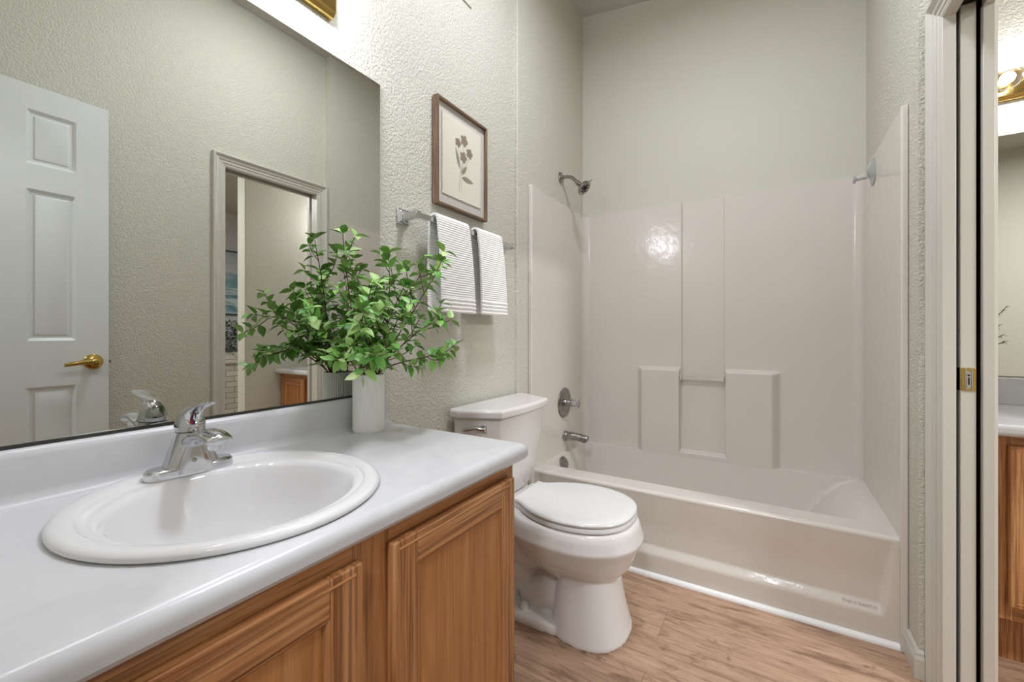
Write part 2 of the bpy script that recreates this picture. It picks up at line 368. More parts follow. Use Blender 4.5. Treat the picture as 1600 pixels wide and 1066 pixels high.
# sliding door, pushed into its pocket
e = empty('door_2', (.5015, 1.80, 0)); tag(e, 'white sliding door pushed into its wall pocket, only its edge showing', 'door', kind='structure')
mb = MB(); box(mb, .4846, .5184, D1+.004, 2.38, .012, DZ+.02); obj('door_slab', mb, 'trim', e, bev=.002)
mb = MB(); yy = D1+.004; zc_ = .970
box(mb, .4856, .5176, yy-.0025, yy+.001, zc_-.034, zc_+.034)
pull = obj('edge_pull', mb, 'brass', e, bev=.001, label='small brass edge pull plate')
mb = MB(); box(mb, .4835, .4850, yy, yy+.07, zc_-.034, zc_+.034); obj('edge_pull_side', mb, 'brass', e, bev=.0005)
mb = MB()
box(mb, .4935, .4960, yy-.0042, yy-.001, zc_-.032, zc_+.032); box(mb, .5070, .5095, yy-.0042, yy-.001, zc_-.032, zc_+.032)
box(mb, .4965, .5065, yy-.0036, yy-.001, zc_-.028, zc_+.024)
obj('pull_latch', mb, 'chrome', pull, bev=.0006)
mb = MB(); box(mb, .4999, .5031, yy-.0044, yy-.0036, zc_-.016, zc_+.006); lathe(mb, (.5015, yy-.0036, zc_+.012), (0, -1, 0), [(.0028, 0), (.0028, .0008)], 10)
obj('pull_slot', mb, 'black', pull)

# six-panel entrance door, folded back against the right wall
FX0 = .345; DY0, DY1, DTOP = .02, .674, 2.122
e = empty('door_1', (.362, .35, 0)); tag(e, 'white six-panel entrance door standing open against the right wall', 'door', kind='structure')
pans = [(a, b, z0, z1) for (a, b) in ((.424, .569), (.125, .270)) for (z0, z1) in ((1.80, 2.022), (1.077, 1.698), (.25, .886))]
prof = [(0, 0), (.006, .004), (.012, .009), (.020, .0095), (.026, .006), (.052, .001)]
def pdepth(y, z):
    for a, b, z0, z1 in pans:
        s_ = min(y-a, b-y, z-z0, z1-z)
        if s_ > 0:
            for (s0, d0), (s1, d1) in zip(prof, prof[1:]):
                if s_ <= s1: return d0+(d1-d0)*(s_-s0)/(s1-s0)
            return prof[-1][1]
    return 0
ys = sorted(set([DY0, DY1]+[round(q, 5) for a, b, _, _ in pans for s0, _ in prof for q in (a+s0, b-s0)]))
zs_ = sorted(set([.012, DTOP]+[round(q, 5) for _, _, a, b in pans for s0, _ in prof for q in (a+s0, b-s0)]))
mb = MB(); grid(mb, ys, zs_, lambda y, z: (FX0+pdepth(y, z), y, z)); n0 = len(mb.v)
T = .034
mb.add([(FX0, DY0, .012), (FX0, DY1, .012), (FX0, DY1, DTOP), (FX0, DY0, DTOP), (FX0+T, DY0, .012), (FX0+T, DY1, .012), (FX0+T, DY1, DTOP), (FX0+T, DY0, DTOP)],
       [(4, 5, 6, 7), (0, 4, 7, 3), (1, 2, 6, 5), (3, 7, 6, 2), (0, 1, 5, 4)])
obj('door_slab', mb, 'door', e, smooth=12)
hb = MB(); lathe(hb, (FX0, .622, .982), (-1, 0, 0), [(.034, 0), (.034, .003), (.030, .008), (.018, .011), (.013, .014), (.012, .045), (.016, .050), (.016, .060), (.010, .064)], 32)
h = obj('door_handle', hb, 'brass', e, smooth=35, label='brass lever handle')
mb = MB(); tube(mb, spline([(FX0-.055, .624, .983), (FX0-.056, .60, .984), (FX0-.056, .565, .981), (FX0-.052, .535, .976), (FX0-.049, .522, .974)]), [.011]*6+[.010]*6+[.009]*6+[.008]*6+[.006], 12, side=(0, 0, 1), flat=[.7]*25)
obj('lever', mb, 'brass', h, smooth=50)
mb = MB(); box(mb, FX0+.008, FX0+.026, DY1, DY1+.0015, .955, 1.01); box(mb, FX0+.011, FX0+.022, DY1, DY1+.010, .975, .990); obj('latch', mb, 'nickel', e, bev=.001)
for zz in (.25, 1.07, 1.9):
    mb = MB(); lathe(mb, (FX0+.012, DY0-.006, zz-.045), (0, 0, 1), [(.006, 0), (.006, .09)], 12); box(mb, FX0+.012, FX0+.03, DY0-.003, DY0-.0003, zz-.045, zz+.045); obj('hinge', mb, 'brass', e)

# ------------------------------------------------------------------ tub and surround (one moulded unit)
e = empty('tub_surround', (-.346, 2.34, 0)); tag(e, 'off-white moulded bathtub with tall glossy surround walls', 'bathtub')
ix0, ix1, iy = -1.077, .388, 2.690
RIM = .385
def sm(t): t = max(0, min(1, t)); return t*t*(3-2*t)
# back panel depth: shoulders, niche, centre strip
def bdepth(x, z):
    zl = RIM+.005
    out = 0
    def edge(v, a, w_=.012): return sm((v-a)/w_)
    # shoulders stand .05 proud from z .385 to .915
    shl = min(edge(x, -.72, .045), 1-edge(x, -.466, .008)); shr = min(edge(x, -.222, .008), 1-edge(x, .0, .05))
    top = 1-sm((z-.885)/.022)
    out = .048*max(shl, shr)*top
    # centre strip recessed above the bar
    strip = min(edge(x, -.457, .004), 1-edge(x, -.230, .004))
    out -= .014*strip*sm((z-.83)/.02)
    # below niche
    nb = min(edge(x, -.50, .012), 1-edge(x, -.19, .012)) * (1-sm((z-.405)/.014)); out = max(out, .048*nb) if nb > 0 else out
    low = 1-sm((z-RIM)/.02); out = out + 0*low
    return out
def lin(a, b, n): return [a+(b-a)*i/n for i in range(n+1)]
rc = .045
path = []   # (x, y, nx, ny)
for y in lin(1.955, iy-rc, 14): path.append((ix0, y, 1, 0))
for t in lin(0, 90, 10)[1:]:
    a = R(180-t); path.append((ix0+rc+rc*math.cos(a), iy-rc+rc*math.sin(a), -math.cos(a), -math.sin(a)))
bx = sorted(set([round(q, 4) for q in lin(ix0+rc, ix1-rc, 60)] + [round(c_+dd, 4) for c_ in (-.72, -.712, -.704, -.696, -.688, -.68, -.672, -.502, -.488, -.466, -.462, -.458, -.452, -.447, -.232, -.222, -.218, -.214, -.19, -.178, .0, .008, .016, .025, .034, .042, .05) for dd in (-.003, 0, .003)]))
for x in bx[1:]: path.append((x, iy, 0, -1))
for t in lin(0, 90, 10)[1:]:
    a = R(90-t); path.append((ix1-rc+rc*math.cos(a), iy-rc+rc*math.sin(a), -math.cos(a), -math.sin(a)))
for y in lin(iy-rc, 1.955, 14)[1:]: path.append((ix1, y, -1, 0))
zz = sorted(set([RIM-.03]+[round(q, 4) for q in lin(RIM-.01, 1.893, 70)]+[round(q, 4) for a, b in ((.80, .86), (.88, .912), (.40, .424)) for q in lin(a, b, 12)]))
mb = MB(); v_ = []
for z in zz:
    for (x, y, nx, ny) in path:
        d = bdepth(x, z) if (nx == 0 and ny == -1) else 0
        v_.append((x+nx*d, y+ny*d, z))
n = len(path)
mb.add(v_, [(j*n+i, j*n+i+1, (j+1)*n+i+1, (j+1)*n+i) for j in range(len(zz)-1) for i in range(n-1)])
# top flange returning to the wall
tv = []; zt = 1.893
for (x, y, nx, ny) in path:
    bx_ = x-nx*.03; by_ = y-ny*.03
    bx_ = max(XT+.0005, min(XR-.0005, bx_)); by_ = min(YB-.0005, by_)
    d = bdepth(x, zt) if (nx == 0 and ny == -1) else 0
    tv += [(x+nx*d, y+ny*d, zt), (bx_, by_, zt+.004), (bx_, by_, zt-.03)]
mb.add(tv, [(i*3+k, (i+1)*3+k, (i+1)*3+k+1, i*3+k+1) for i in range(n-1) for k in range(2)])
obj('surround_wall', mb, 'gel', e, smooth=38)
# front edges of the surround (rounded vertical flanges, floor to top)
for xa, xb, nm in ((XT+.0005, ix0+.003, 0), (ix1-.003, XR-.0005, 1)):
    mb = MB(); box(mb, xa, xb, 1.950, 1.985, 0.0, 1.897); obj('side_flange', mb, 'gel', e, bev=.006, seg=4)
# top lip: thin white caulk line on back wall
# tub basin: rim deck + bowl
def tubz(x, y):
    # basin inner outline
    x0, x1, y0, y1 = ix0+.03, ix1-.012, 2.085, iy-.0475
    dl, dr, df, db = x-x0, x1-x, y-y0, y1-y
    q = lambda t: 1-(1-max(0, min(1, t)))**2.2
    f = q(dl/.05)*sm(dr/.30)*q(df/.07)
    f = min(q(dl/.07), sm(dr/.36), q(df/.09), q(db/.09)) * (f**.2)
    return RIM - .30*f
gx = sorted(set([round(q, 4) for q in lin(ix0-.002, ix1+.002, 110)])); gy = sorted(set([round(q, 4) for q in lin(1.988, 2.692, 80)]+[2.085, 2.088, 2.091, iy-.0475, iy-.0505, iy-.054, iy-.058]))
mb = MB(); grid(mb, gx, gy, lambda x, y: (x, y, tubz(x, y)))
# apron profile: roll, recessed face, bevel, skirt
fr_y = 1.972
def apron(x, z):
    rec = min(sm((x-(ix0+.012))/.025), sm((ix1-.004-.03*(RIM-z)/.25-x)/.022)) * max(0, min(1, (z-.098)/.034))
    return 1.974 + .020*rec*max(0, min(1, (RIM-.012-z)/.16))
az = sorted(set([0]+[round(q, 4) for q in lin(.09, .15, 10)]+[round(q, 4) for q in lin(.15, .33, 5)]+[round(q, 4) for q in lin(.33, RIM-.016, 8)]))
ax = sorted(set([round(q, 4) for q in lin(ix0, ix0+.06, 12)]+[round(q, 4) for q in lin(ix0+.06, ix1-.07, 40)]+[round(q, 4) for q in lin(ix1-.07, ix1, 20)]))
grid(mb, ax, az, lambda x, z: (x, apron(x, z), z))
rr = .014
rollz = []
for t in lin(0, 90, 8):
    rollz.append((1.974+rr-rr*math.cos(R(t)), RIM-rr+.001+rr*math.sin(R(t))-.001))
mb2 = [(1.974, RIM-.016)]+rollz
v_ = [(x, y, z) for (y, z) in mb2 for x in ax]; n = len(ax)
mb.add(v_, [(j*n+i, j*n+i+1, (j+1)*n+i+1, (j+1)*n+i) for j in range(len(mb2)-1) for i in range(n-1)])
obj('bathtub', mb, 'gel', e, smooth=50)
mb = MB(); tube(mb, [(-.455, 2.672, .845), (-.232, 2.672, .845)], .009, 16); obj('accessory_bar', mb, 'acrylic', e, smooth=60, label='clear accessory bar')
for xx in (-.457, -.230):
    mb = MB(); box(mb, xx-.004, xx+.004, 2.655, 2.70, .83, .86); obj('bar_socket', mb, 'gel', e, bev=.002)
ov = (ix0+.047, 2.262, .352)
mb = MB(); lathe(mb, ov, (1, 0, .45), [(.034, -.012), (.038, .0), (.037, .005), (.031, .009), (.0, .010)], 32); pl = obj('overflow_plate', mb, 'nickel', e, smooth=40, label='round metal overflow plate')
mb = MB(); lathe(mb, (ov[0]+.0095, ov[1], ov[2]-.022+.0045), (1, 0, .45), [(.004, 0), (.004, .002), (0, .003)], 12); obj('screw', mb, 'chrome', pl); mb = MB(); lathe(mb, (ov[0]+.0095, ov[1], ov[2]+.022+.0045), (1, 0, .45), [(.004, 0), (.004, .002), (0, .003)], 12); obj('screw', mb, 'chrome', pl)
# faint maker's stamp on the apron
cu = bpy.data.curves.new('maker_stamp', 'FONT'); cu.body = 'THE CARECO'; cu.size = .017; cu.extrude = .0004
to = bpy.data.objects.new('maker_stamp', cu); C.objects.link(to)
dg = bpy.context.evaluated_depsgraph_get(); me = bpy.data.meshes.new_from_object(to.evaluated_get(dg)); bpy.data.objects.remove(to)
st = bpy.data.objects.new('maker_stamp', me); C.objects.link(st); st.parent = e; st.location = Vector((.225, 1.9815, .110))-Vector(e.location); st.rotation_euler = (R(80), 0, 0); me.materials.append(M['caststamp']); st['label'] = 'faint grey embossed lettering'
# white quarter round along the tub foot
mb = MB(); q = [(0, 0)]+[(.016*math.cos(R(t)), .018*math.sin(R(t))) for t in lin(0, 90, 6)]
rs = [[(x, 1.9735-a, b) for a, b in q] for x in (XT+.001, XR-.014)]; rings(mb, rs)
struct('trim_6', mb, 'caulk', 'white quarter-round strip along the foot of the tub', 'floor trim', smooth=35)
mb = MB()

# shower head
e = empty('shower_head', (XT, 2.36, 2.062)); tag(e, 'brushed chrome shower head on a bent arm above the tub', 'shower head')
mb = MB(); lathe(mb, (XT, 2.36, 2.062), (1, 0, 0), [(.036, 0), (.036, .003), (.030, .010), (.014, .014), (.012, .016)], 28); obj('wall_flange', mb, 'nickel', e, smooth=35)
mb = MB(); tube(mb, spline([(XT+.01, 2.36, 2.062), (XT+.045, 2.36, 2.062), (XT+.078, 2.36, 2.048), (XT+.112, 2.36, 2.012)]), .0105, 14); obj('arm', mb, 'nickel', e, smooth=60)
hd = Vector((XT+.114, 2.36, 2.010)); ax_ = (.74, 0, -.67)
mb = MB(); lathe(mb, hd, ax_, [(.013, -.012), (.015, -.006), (.015, .006), (.012, .010), (.018, .020), (.034, .038), (.044, .047), (.045, .058), (.042, .062), (.036, .060)], 32); h = obj('spray_head', mb, 'nickel', e, smooth=35)
mb = MB(); u, w_ = basis(Vector(ax_)); av = Vector(ax_).normalized()
for k in range(16):
    t = 2*math.pi*k/16; rr_ = .026 if k % 2 else .017
    lathe(mb, hd+av*.059+(u*math.cos(t)+w_*math.sin(t))*rr_, ax_, [(.0035, 0), (.003, .004)], 8)
lathe(mb, hd+av*.058, ax_, [(.010, 0), (.010, .005), (.006, .007)], 14)
obj('nozzle', mb, 'dark', h)
mb = MB(); up = Vector((.67, 0, .74)); tube(mb, [hd+av*.056+up*.042, hd+av*.062+up*.062], .003, 8); obj('spray_lever', mb, 'nickel', h)
# valve
e = empty('shower_valve', (ix0, 2.363, .686)); tag(e, 'round chrome shower valve plate with clear faceted knob', 'shower valve')
mb = MB(); lathe(mb, (ix0, 2.363, .686), (1, 0, 0), [(.088, 0), (.092, .003), (.089, .007), (.078, .008), (.066, .006), (.060, .010), (.045, .013), (.030, .014)], 48); obj('escutcheon', mb, 'nickel', e, smooth=35)
mb = MB(); lathe(mb, (ix0+.012, 2.363, .686), (1, 0, 0), [(.026, 0), (.024, .004), (.021, .012), (.021, .036), (.018, .040)], 28); obj('valve_sleeve', mb, 'nickel', e, smooth=35)
mb = MB(); fl = lambda t: 1+.10*math.cos(6*t); lathe(mb, (ix0+.052, 2.363, .686), (1, 0, 0), [(.020, -.004), (.031, .004), (.036, .018), (.034, .036), (.026, .044), (.0, .045)], 48, fl=fl); kn = obj('knob', mb, 'acrylic', e, smooth=40, label='clear faceted acrylic knob')
mb = MB(); lathe(mb, (ix0+.055, 2.363, .686), (1, 0, 0), [(.012, 0), (.012, .026), (.004, .030)], 16); obj('knob_core', mb, 'chrome', kn, smooth=40)
# spout
e = empty('tub_spout', (ix0, 2.368, .478)); tag(e, 'short chrome bath spout below the shower valve', 'bath spout')
mb = MB(); lathe(mb, (ix0, 2.368, .484), (1, 0, 0), [(.026, 0), (.030, .002), (.030, .012), (.027, .020)], 28); obj('collar', mb, 'nickel', e, smooth=35)
mb = MB(); tube(mb, spline([(ix0+.01, 2.368, .484), (ix0+.06, 2.368, .485), (ix0+.115, 2.368, .483), (ix0+.145, 2.368, .481), (ix0+.152, 2.368, .480)], 5), [.026]*6+[.0245]*5+[.023]*5+[.021]*4+[.016], 24, side=(0, 1, 0), flat=[1]*6+[.95]*5+[.85]*5+[.8]*5); sp = obj('spout_body', mb, 'nickel', e, smooth=45)
mb = MB(); lathe(mb, (ix0+.128, 2.368, .470), (0, 0, -1), [(.015, 0), (.015, .012), (.012, .013)], 20); obj('outlet', mb, 'nickel', sp, smooth=35)
# suction hook on the right surround wall
e = empty('suction_hook', (ix1, 2.43, 1.81)); tag(e, 'clear plastic suction hook on the right surround wall', 'hook')
mb = MB(); lathe(mb, (ix1, 2.43, 1.825), (-1, 0, 0), [(.062, 0), (.060, .004), (.035, .010), (.016, .018), (.012, .022), (.0, .023)], 36); obj('suction_cup', mb, 'clearplastic', e, smooth=40)
mb = MB(); tube(mb, [(ix1-.02, 2.43, 1.805), (ix1-.065, 2.43, 1.800)], .007, 12); lathe(mb, (ix1-.062, 2.43, 1.802), (-1, 0, 0), [(.016, 0), (.019, .003), (.016, .009), (0, .01)], 20); obj('peg', mb, 'clearplastic', e, smooth=40)

# ------------------------------------------------------------------ vanity (generic builder)
def oak_door(parent, P, w_, z0, z1, face='x', th=.018):
    """P(u, d, z): u along the front 0..w_, d outwards."""
    def q(mb, u0, u1, d0, d1, za, zb, mi=0):
        a = P(u0, d0, za); b = P(u1, d1, zb); box(mb, a[0], b[0], a[1], b[1], a[2], b[2], mi)
    st = .058; rail = 'oak_y' if face == 'x' else 'oak_x'
    mb = MB()
    for u0, u1 in ((0, st), (w_-st, w_)): q(mb, u0, u1, 0, th, z0, z1, 0)
    for za, zb in ((z0, z0+st), (z1-st, z1)): q(mb, st, w_-st, 0, th, za, zb, 1)
    # raised outer bead set back a little from the edge
    d = obj('door', mb, ['oak_z', rail], parent, bev=.003, seg=2)
    mb = MB(); bw = .009
    q(mb, st, w_-st, 0, th-.009, z0+st, z1-st, 0); obj('door_panel', mb, 'oak_panel', d)
    mb = MB()
    def pm(a, b, dd): return P(a, dd, b)
    pr = [(0, th-.0005), (0, th-.011), (.010, th-.011), (.008, th-.006), (.003, th-.0015)]
    sweep(mb, [(st, z0+st), (w_-st, z0+st), (w_-st, z1-st), (st, z1-st)], pr, pm, True); mb.m = [1 if (i//len(pr)) % 2 == 0 else 0 for i in range(len(mb.f))]; obj('panel_moulding', mb, ['oak_z', rail], d)
    mb = MB(); pr = [(.012, th-.001), (.012, th+.0004), (.015, th+.0012), (.0185, th-.001)]
    sweep(mb, [(0, z0), (w_, z0), (w_, z1), (0, z1)], pr, pm, True); mb.m = [1 if (i//len(pr)) % 2 == 0 else 0 for i in range(len(mb.f))]; obj('edge_bead', mb, ['oak_z', rail], d)
    return d

CT, CB = .8125, .774
e = empty('vanity_cabinet', (-.84, .45, 0)); tag(e, 'golden oak vanity cabinet under the white counter', 'cabinet')
VX = -.572; VY0, VY1 = NY+.004, .935
mb = MB(); box(mb, XL+.003, VX-.019, VY0, VY1, .09, .62); box(mb, XL+.003, VX-.019, VY0, VY0+.016, .62, CB-.002); box(mb, XL+.003, VX-.019, VY1-.016, VY1, .62, CB-.002); box(mb, XL+.003, VX-.07, VY0, VY1, 0, .09); obj('carcass', mb, 'oak_z', e)
mb = MB()
for a, b in ((VY0, .042), (.442, .518), (.908, VY1)): box(mb, VX-.019, VX, a, b, .09, CB-.002, 0)
for a, b in ((.042, .442), (.518, .908)): box(mb, VX-.019, VX, a, b, .736, CB-.002, 1); box(mb, VX-.019, VX, a, b, .09, .14, 1)
box(mb, VX-.03, VX-.022, .0, .93, .1, .74, 0)
obj('face_frame', mb, ['oak_z', 'oak_y'], e, bev=.0008)
oak_door(e, lambda u, d, z: (VX+.001+d, .036+u, z), .412, .125, .742)
oak_door(e, lambda u, d, z: (VX+.001+d, .512+u, z), .402, .125, .742)

def counter_top(name, parent, x0, x1, y0, y1, hole, front='x', label=None):
    """slab with elliptical hole; rounded nose on the front and on the free end"""
    r = .020; N = 240; pr_ = .022
    cxh, cyh, rx, ry = hole
    # outer outline rounded rect, parameter by angle from the hole centre
    def outline(ins):
        pts = []; X0, X1, Y0, Y1 = x0, x1-ins, y0, y1-ins; rc_ = max(pr_-ins, .003)
        per = []
        def seg_(a, b, n_):
            for i in range(n_): per.append((a[0]+(b[0]-a[0])*i/n_, a[1]+(b[1]-a[1])*i/n_))
        seg_((X0, Y0), (X1, Y0), 50); seg_((X1, Y0), (X1, Y1-rc_), 80)
        for i in range(12):
            a = R(90*i/12); per.append((X1-rc_+rc_*math.cos(a), Y1-rc_+rc_*math.sin(a)))
        seg_((X1-rc_, Y1), (X0, Y1), 50); seg_((X0, Y1), (X0, Y0), 80)
        return per
    rs = []
    o0 = outline(r)
    inner = []
    for (x, y) in o0:
        a = math.atan2((y-cyh)/ry, (x-cxh)/rx); inner.append((cxh+rx*math.cos(a), cyh+ry*math.sin(a)))
    rs.append([(x, y, CB+.004) for x, y in inner]); rs.append([(x, y, CT) for x, y in inner]); rs.append([(x, y, CT) for x, y in o0])
    for t in lin(0, 90, 8)[1:]:
        rs.append([(x, y, CT-r+r*math.cos(R(t))) for x, y in outline(r-r*math.sin(R(t)))])
    rs.append([(x, y, CB+.008) for x, y in outline(0)]); rs.append([(x, y, CB) for x, y in outline(.006)]); rs.append([(x, y, CB) for x, y in outline(.03)]); rs.append([(x, y, CB+.004) for x, y in inner])
    mb = MB(); rings(mb, rs, False, False); return mb
SK = (-.832, .396)
e = empty('countertop', (-.83, .45, CB)); tag(e, 'glossy white vanity countertop with backsplash and rounded front edge', 'countertop')
mb = counter_top('slab', e, XL+.002, -.5495, NY+.003, .992, (SK[0], SK[1], .225, .215)); obj('slab', mb, 'counter', e, smooth=35)
pr = [(XL+.002, CT-.001), (XL+.002+.045, CT-.001), (XL+.034, CT+.002), (XL+.026, CT+.010), (XL+.024, CT+.022), (XL+.023, .892), (XL+.020, .902), (XL+.013, .907), (XL+.002, .907)]
mb = MB(); rings(mb, [[(x, y, z) for x, z in pr] for y in (NY+.003, .985)]); obj('backsplash', mb, 'counter', e, smooth=50)

# sink
e = empty('sink', (SK[0], SK[1], CT)); tag(e, 'white oval drop-in sink set in the vanity countertop', 'sink')
def er(cx, cy, rx, ry, z, n=96): return [(cx+rx*math.cos(2*math.pi*k/n), cy+ry*math.sin(2*math.pi*k/n), z) for k in range(n)]
L_ = [(-.832, .396, .250, .236, CT+.0005), (-.832, .396, .2545, .2405, CT+.004), (-.832, .396, .2545, .2405, CT+.008), (-.832, .396, .251, .237, CT+.0125), (-.832, .396, .244, .230, CT+.0145), (-.831, .396, .234, .221, CT+.0145), (-.828, .396, .224, .213, CT+.0140),
      (-.825, .395, .2195, .2095, CT+.0130), (-.823, .395, .2175, .2075, CT+.0095), (-.808, .393, .196, .196, CT+.0100), (-.803, .392, .187, .190, CT+.0100), (-.801, .391, .181, .185, CT+.0075), (-.800, .391, .176, .180, CT-.001), (-.800, .391, .168, .172, CT-.018),
      (-.802, .391, .152, .158, CT-.055), (-.806, .391, .128, .136, CT-.092), (-.810, .391, .095, .105, CT-.122), (-.813, .391, .055, .062, CT-.137), (-.815, .391, .024, .024, CT-.142), (-.815, .391, .022, .022, CT-.150)]
mb = MB(); rings(mb, [er(*a) for a in L_], False, True)
obj('basin', mb, 'sink', e, smooth=70)
mb = MB(); lathe(mb, (-.815, .391, CT-.1425), (0, 0, 1), [(.022, 0), (.021, .002), (.016, .003), (.015, -.002), (0, -.002)], 24); obj('drain', mb, 'chrome', e, smooth=40)

# faucet
FX, FY, FZ = -1.014, .392, CT+.0095
e = empty('faucet', (FX, FY, FZ)); tag(e, 'chrome single-lever faucet behind the sink bowl', 'faucet')
def stad(hx, hy, z, n=48, cx=FX, cy=FY, p=3.0):
    out = []
    for k in range(n):
        t = 2*math.pi*k/n; c_, s_ = math.cos(t), math.sin(t)
        yy_ = (hy-hx)*(1 if s_ > 0 else -1)*min(1, abs(s_)*4) if hy > hx else 0
        out.append((cx+hx*c_, cy+yy_+min(hx, hy)*s_, z))
    return out
mb = MB(); rings(mb, [stad(.026, .076, FZ), stad(.027, .077, FZ+.003), stad(.026, .076, FZ+.015), stad(.022, .072, FZ+.0195), stad(.019, .066, FZ+.0205)], True, True)
obj('base_plate', mb, 'chrome', e, smooth=35)
def sq(hx, hy, z, cx, n=40, p=3):
    out = []
    for k in range(n):
        t = 2*math.pi*k/n; c_, s_ = math.cos(t), math.sin(t)
        out.append((cx+hx*math.copysign(abs(c_)**(2/p), c_), FY+hy*math.copysign(abs(s_)**(2/p), s_), z))
    return out
mb = MB(); rings(mb, [sq(.0285, .050, FZ+.006, FX+.001, p=2.8), sq(.028, .047, FZ+.020, FX, p=2.8), sq(.027, .0415, FZ+.036, FX, p=2.8), sq(.0265, .0355, FZ+.052, FX-.001, p=2.5), sq(.026, .029, FZ+.068, FX-.002, p=2.2), sq(.0255, .0255, FZ+.080, FX-.003, p=2), sq(.025, .025, FZ+.084, FX-.003, p=2)], False, True)
obj('body', mb, 'chrome', e, smooth=50)
mb = MB(); tube(mb, spline([(FX-.005, FY, FZ+.058), (FX+.020, FY, FZ+.068), (FX+.050, FY, FZ+.080), (FX+.085, FY, FZ+.087), (FX+.112, FY, FZ+.083), (FX+.126, FY, FZ+.076)], 6),
                [.0225]*6+[.023]*6+[.0235]*6+[.024]*6+[.0235]*4+[.022, .019, .011], 24, side=(0, 1, 0), flat=[.75]*6+[.6]*6+[.48]*6+[.44]*6+[.45]*7)
sp = obj('spout', mb, 'chrome', e, smooth=60)
mb = MB(); lathe(mb, (FX+.103, FY, FZ+.080), (0, 0, -1), [(.014, 0), (.014, .016), (.0125, .019), (.010, .019), (.010, .016)], 24); obj('aerator', mb, 'chrome', sp, smooth=35)
mb = MB(); hp = [(FX-.003, FY, FZ+.086), (FX-.003, FY, FZ+.097), (FX-.001, FY, FZ+.107), (FX+.006, FY, FZ+.119), (FX+.024, FY, FZ+.131), (FX+.050, FY, FZ+.139), (FX+.076, FY, FZ+.147), (FX+.086, FY, FZ+.150)]
tube(mb, spline(hp, 5), [.0265]*5+[.0262, .026, .0258, .0255, .025]+[.0245, .024, .0232, .022, .021]+[.020, .0185, .017, .016, .015]+[.0142, .0138, .0135, .0135, .0138]+[.014, .0145, .015, .0155, .0155]+[.015, .014, .012, .010, .007]+[.003], 24, side=(0, 1, 0),
     flat=[1]*10+[1, 1, .98, .96, .93]+[.9, .86, .8, .74, .68]+[.6, .52, .45, .4, .35]+[.3, .26, .23, .2, .18]+[.16]*6)
hn = obj('lever_handle', mb, 'chrome', e, smooth=60)
mb = MB(); lathe(mb, (FX-.003, FY, FZ+.0835), (0, 0, 1), [(.0245, 0), (.0245, .003)], 32); obj('seam_ring', mb, 'dark', e)
dp = Vector((FX+.0235, FY-.0055, FZ+.105)); dirn = Vector((.97, -.1, -.1)).normalized(); u, w_ = basis(dirn)
for nm, s0, mt in (('red_dot', 0, 'red'), ('blue_dot', 180, 'blue')):
    mb = MB(); rs = [[tuple(dp + dirn*hh + Vector((0, math.cos(R(a+s0+90)), 0))*.0045 + Vector((0, 0, math.sin(R(a+s0+90))))*.0045) for a in lin(0, 180, 10)] for hh in (-.003, .0016)]
    rings(mb, rs); obj(nm, mb, mt, hn)
mb = MB(); lathe(mb, (FX+.0262, FY-.004, FZ+.030), (1, 0, .05), [(.0045, -.002), (.0045, .002), (.003, .003), (0, .003)], 14); obj('set_screw', mb, 'nickel', e, smooth=40)

# mirror
mb = MB(); box(mb, XL+.0005, XL+.006, NY+.002, .968, .914, 1.937, 0)
mb.m = [1, 1, 1, 0, 1, 1]
e = empty('vanity_mirror', (XL+.003, .46, .91)); tag(e, 'large frameless wall mirror above the vanity backsplash', 'mirror')
obj('mirror_glass', mb, ['mirror', 'glass_edge'], e)
mb = MB(); box(mb, XL+.0005, XL+.008, NY+.002, .968, .9078, .9135); obj('bottom_channel', mb, 'channel', e)

# light bars
def light_bar(c, du, dn, length, nb, label, bulbmat, h=.12):
    """c = centre on the wall; du along the wall; dn out of the wall"""
    c = Vector(c); du = Vector(du); dn = Vector(dn); e = empty('vanity_light', c); tag(e, label, 'light fixture')
    def P(u, d, z): return c+du*u+dn*d+Vector((0, 0, z))
    mb = MB(); L2 = length/2
    pr_ = [(-h/2, .0005), (-h/2, .018), (-h/2+.008, .026), (-h/2+.014, .030), (h/2-.014, .030), (h/2-.008, .026), (h/2, .018), (h/2, .0005)]
    rings(mb, [[tuple(P(u, d, z)) for z, d in pr_] for u in (-L2, L2)]); obj('back_plate', mb, 'brass', e, bev=.002, label='polished brass strip')
    for k in range(nb):
        u = -L2+length*(k+.5)/nb
        mb = MB(); lathe(mb, P(u, .028, 0), dn, [(.030, 0), (.030, .004), (.022, .010), (.020, .030), (.018, .034)], 24); obj('socket', mb, 'brass', e, smooth=35)
        cb = P(u, .095, 0)
        mb = MB(); prof_ = [(.017, -.062), (.018, -.050)]+[(.048*math.sin(R(t)), -.048*math.cos(R(t))+.0) for t in lin(22, 180, 14)]
        prof_[-1] = (.0005, .048); lathe(mb, cb, dn, prof_, 28); b = obj('bulb', mb, 'globe', e, smooth=60, label='clear round globe bulb')
        mb = MB(); lathe(mb, cb, dn, [(.0005, -.02)]+[(.022*math.sin(R(t)), -.022*math.cos(R(t))) for t in lin(15, 165, 8)]+[(.0005, .022)], 16); obj('filament', mb, bulbmat, b, smooth=60)
    return e
light_bar((XL, .48, 2.095), (0, 1, 0), (1, 0, 0), .61, 4, 'brass light bar above the bathroom mirror, only its lower corner in view', 'bulb')
light_bar((1.036, OY, 2.135), (1, 0, 0), (0, -1, 0), .60, 4, 'brass globe light bar over the second vanity beyond the sliding door', 'bulb_other')
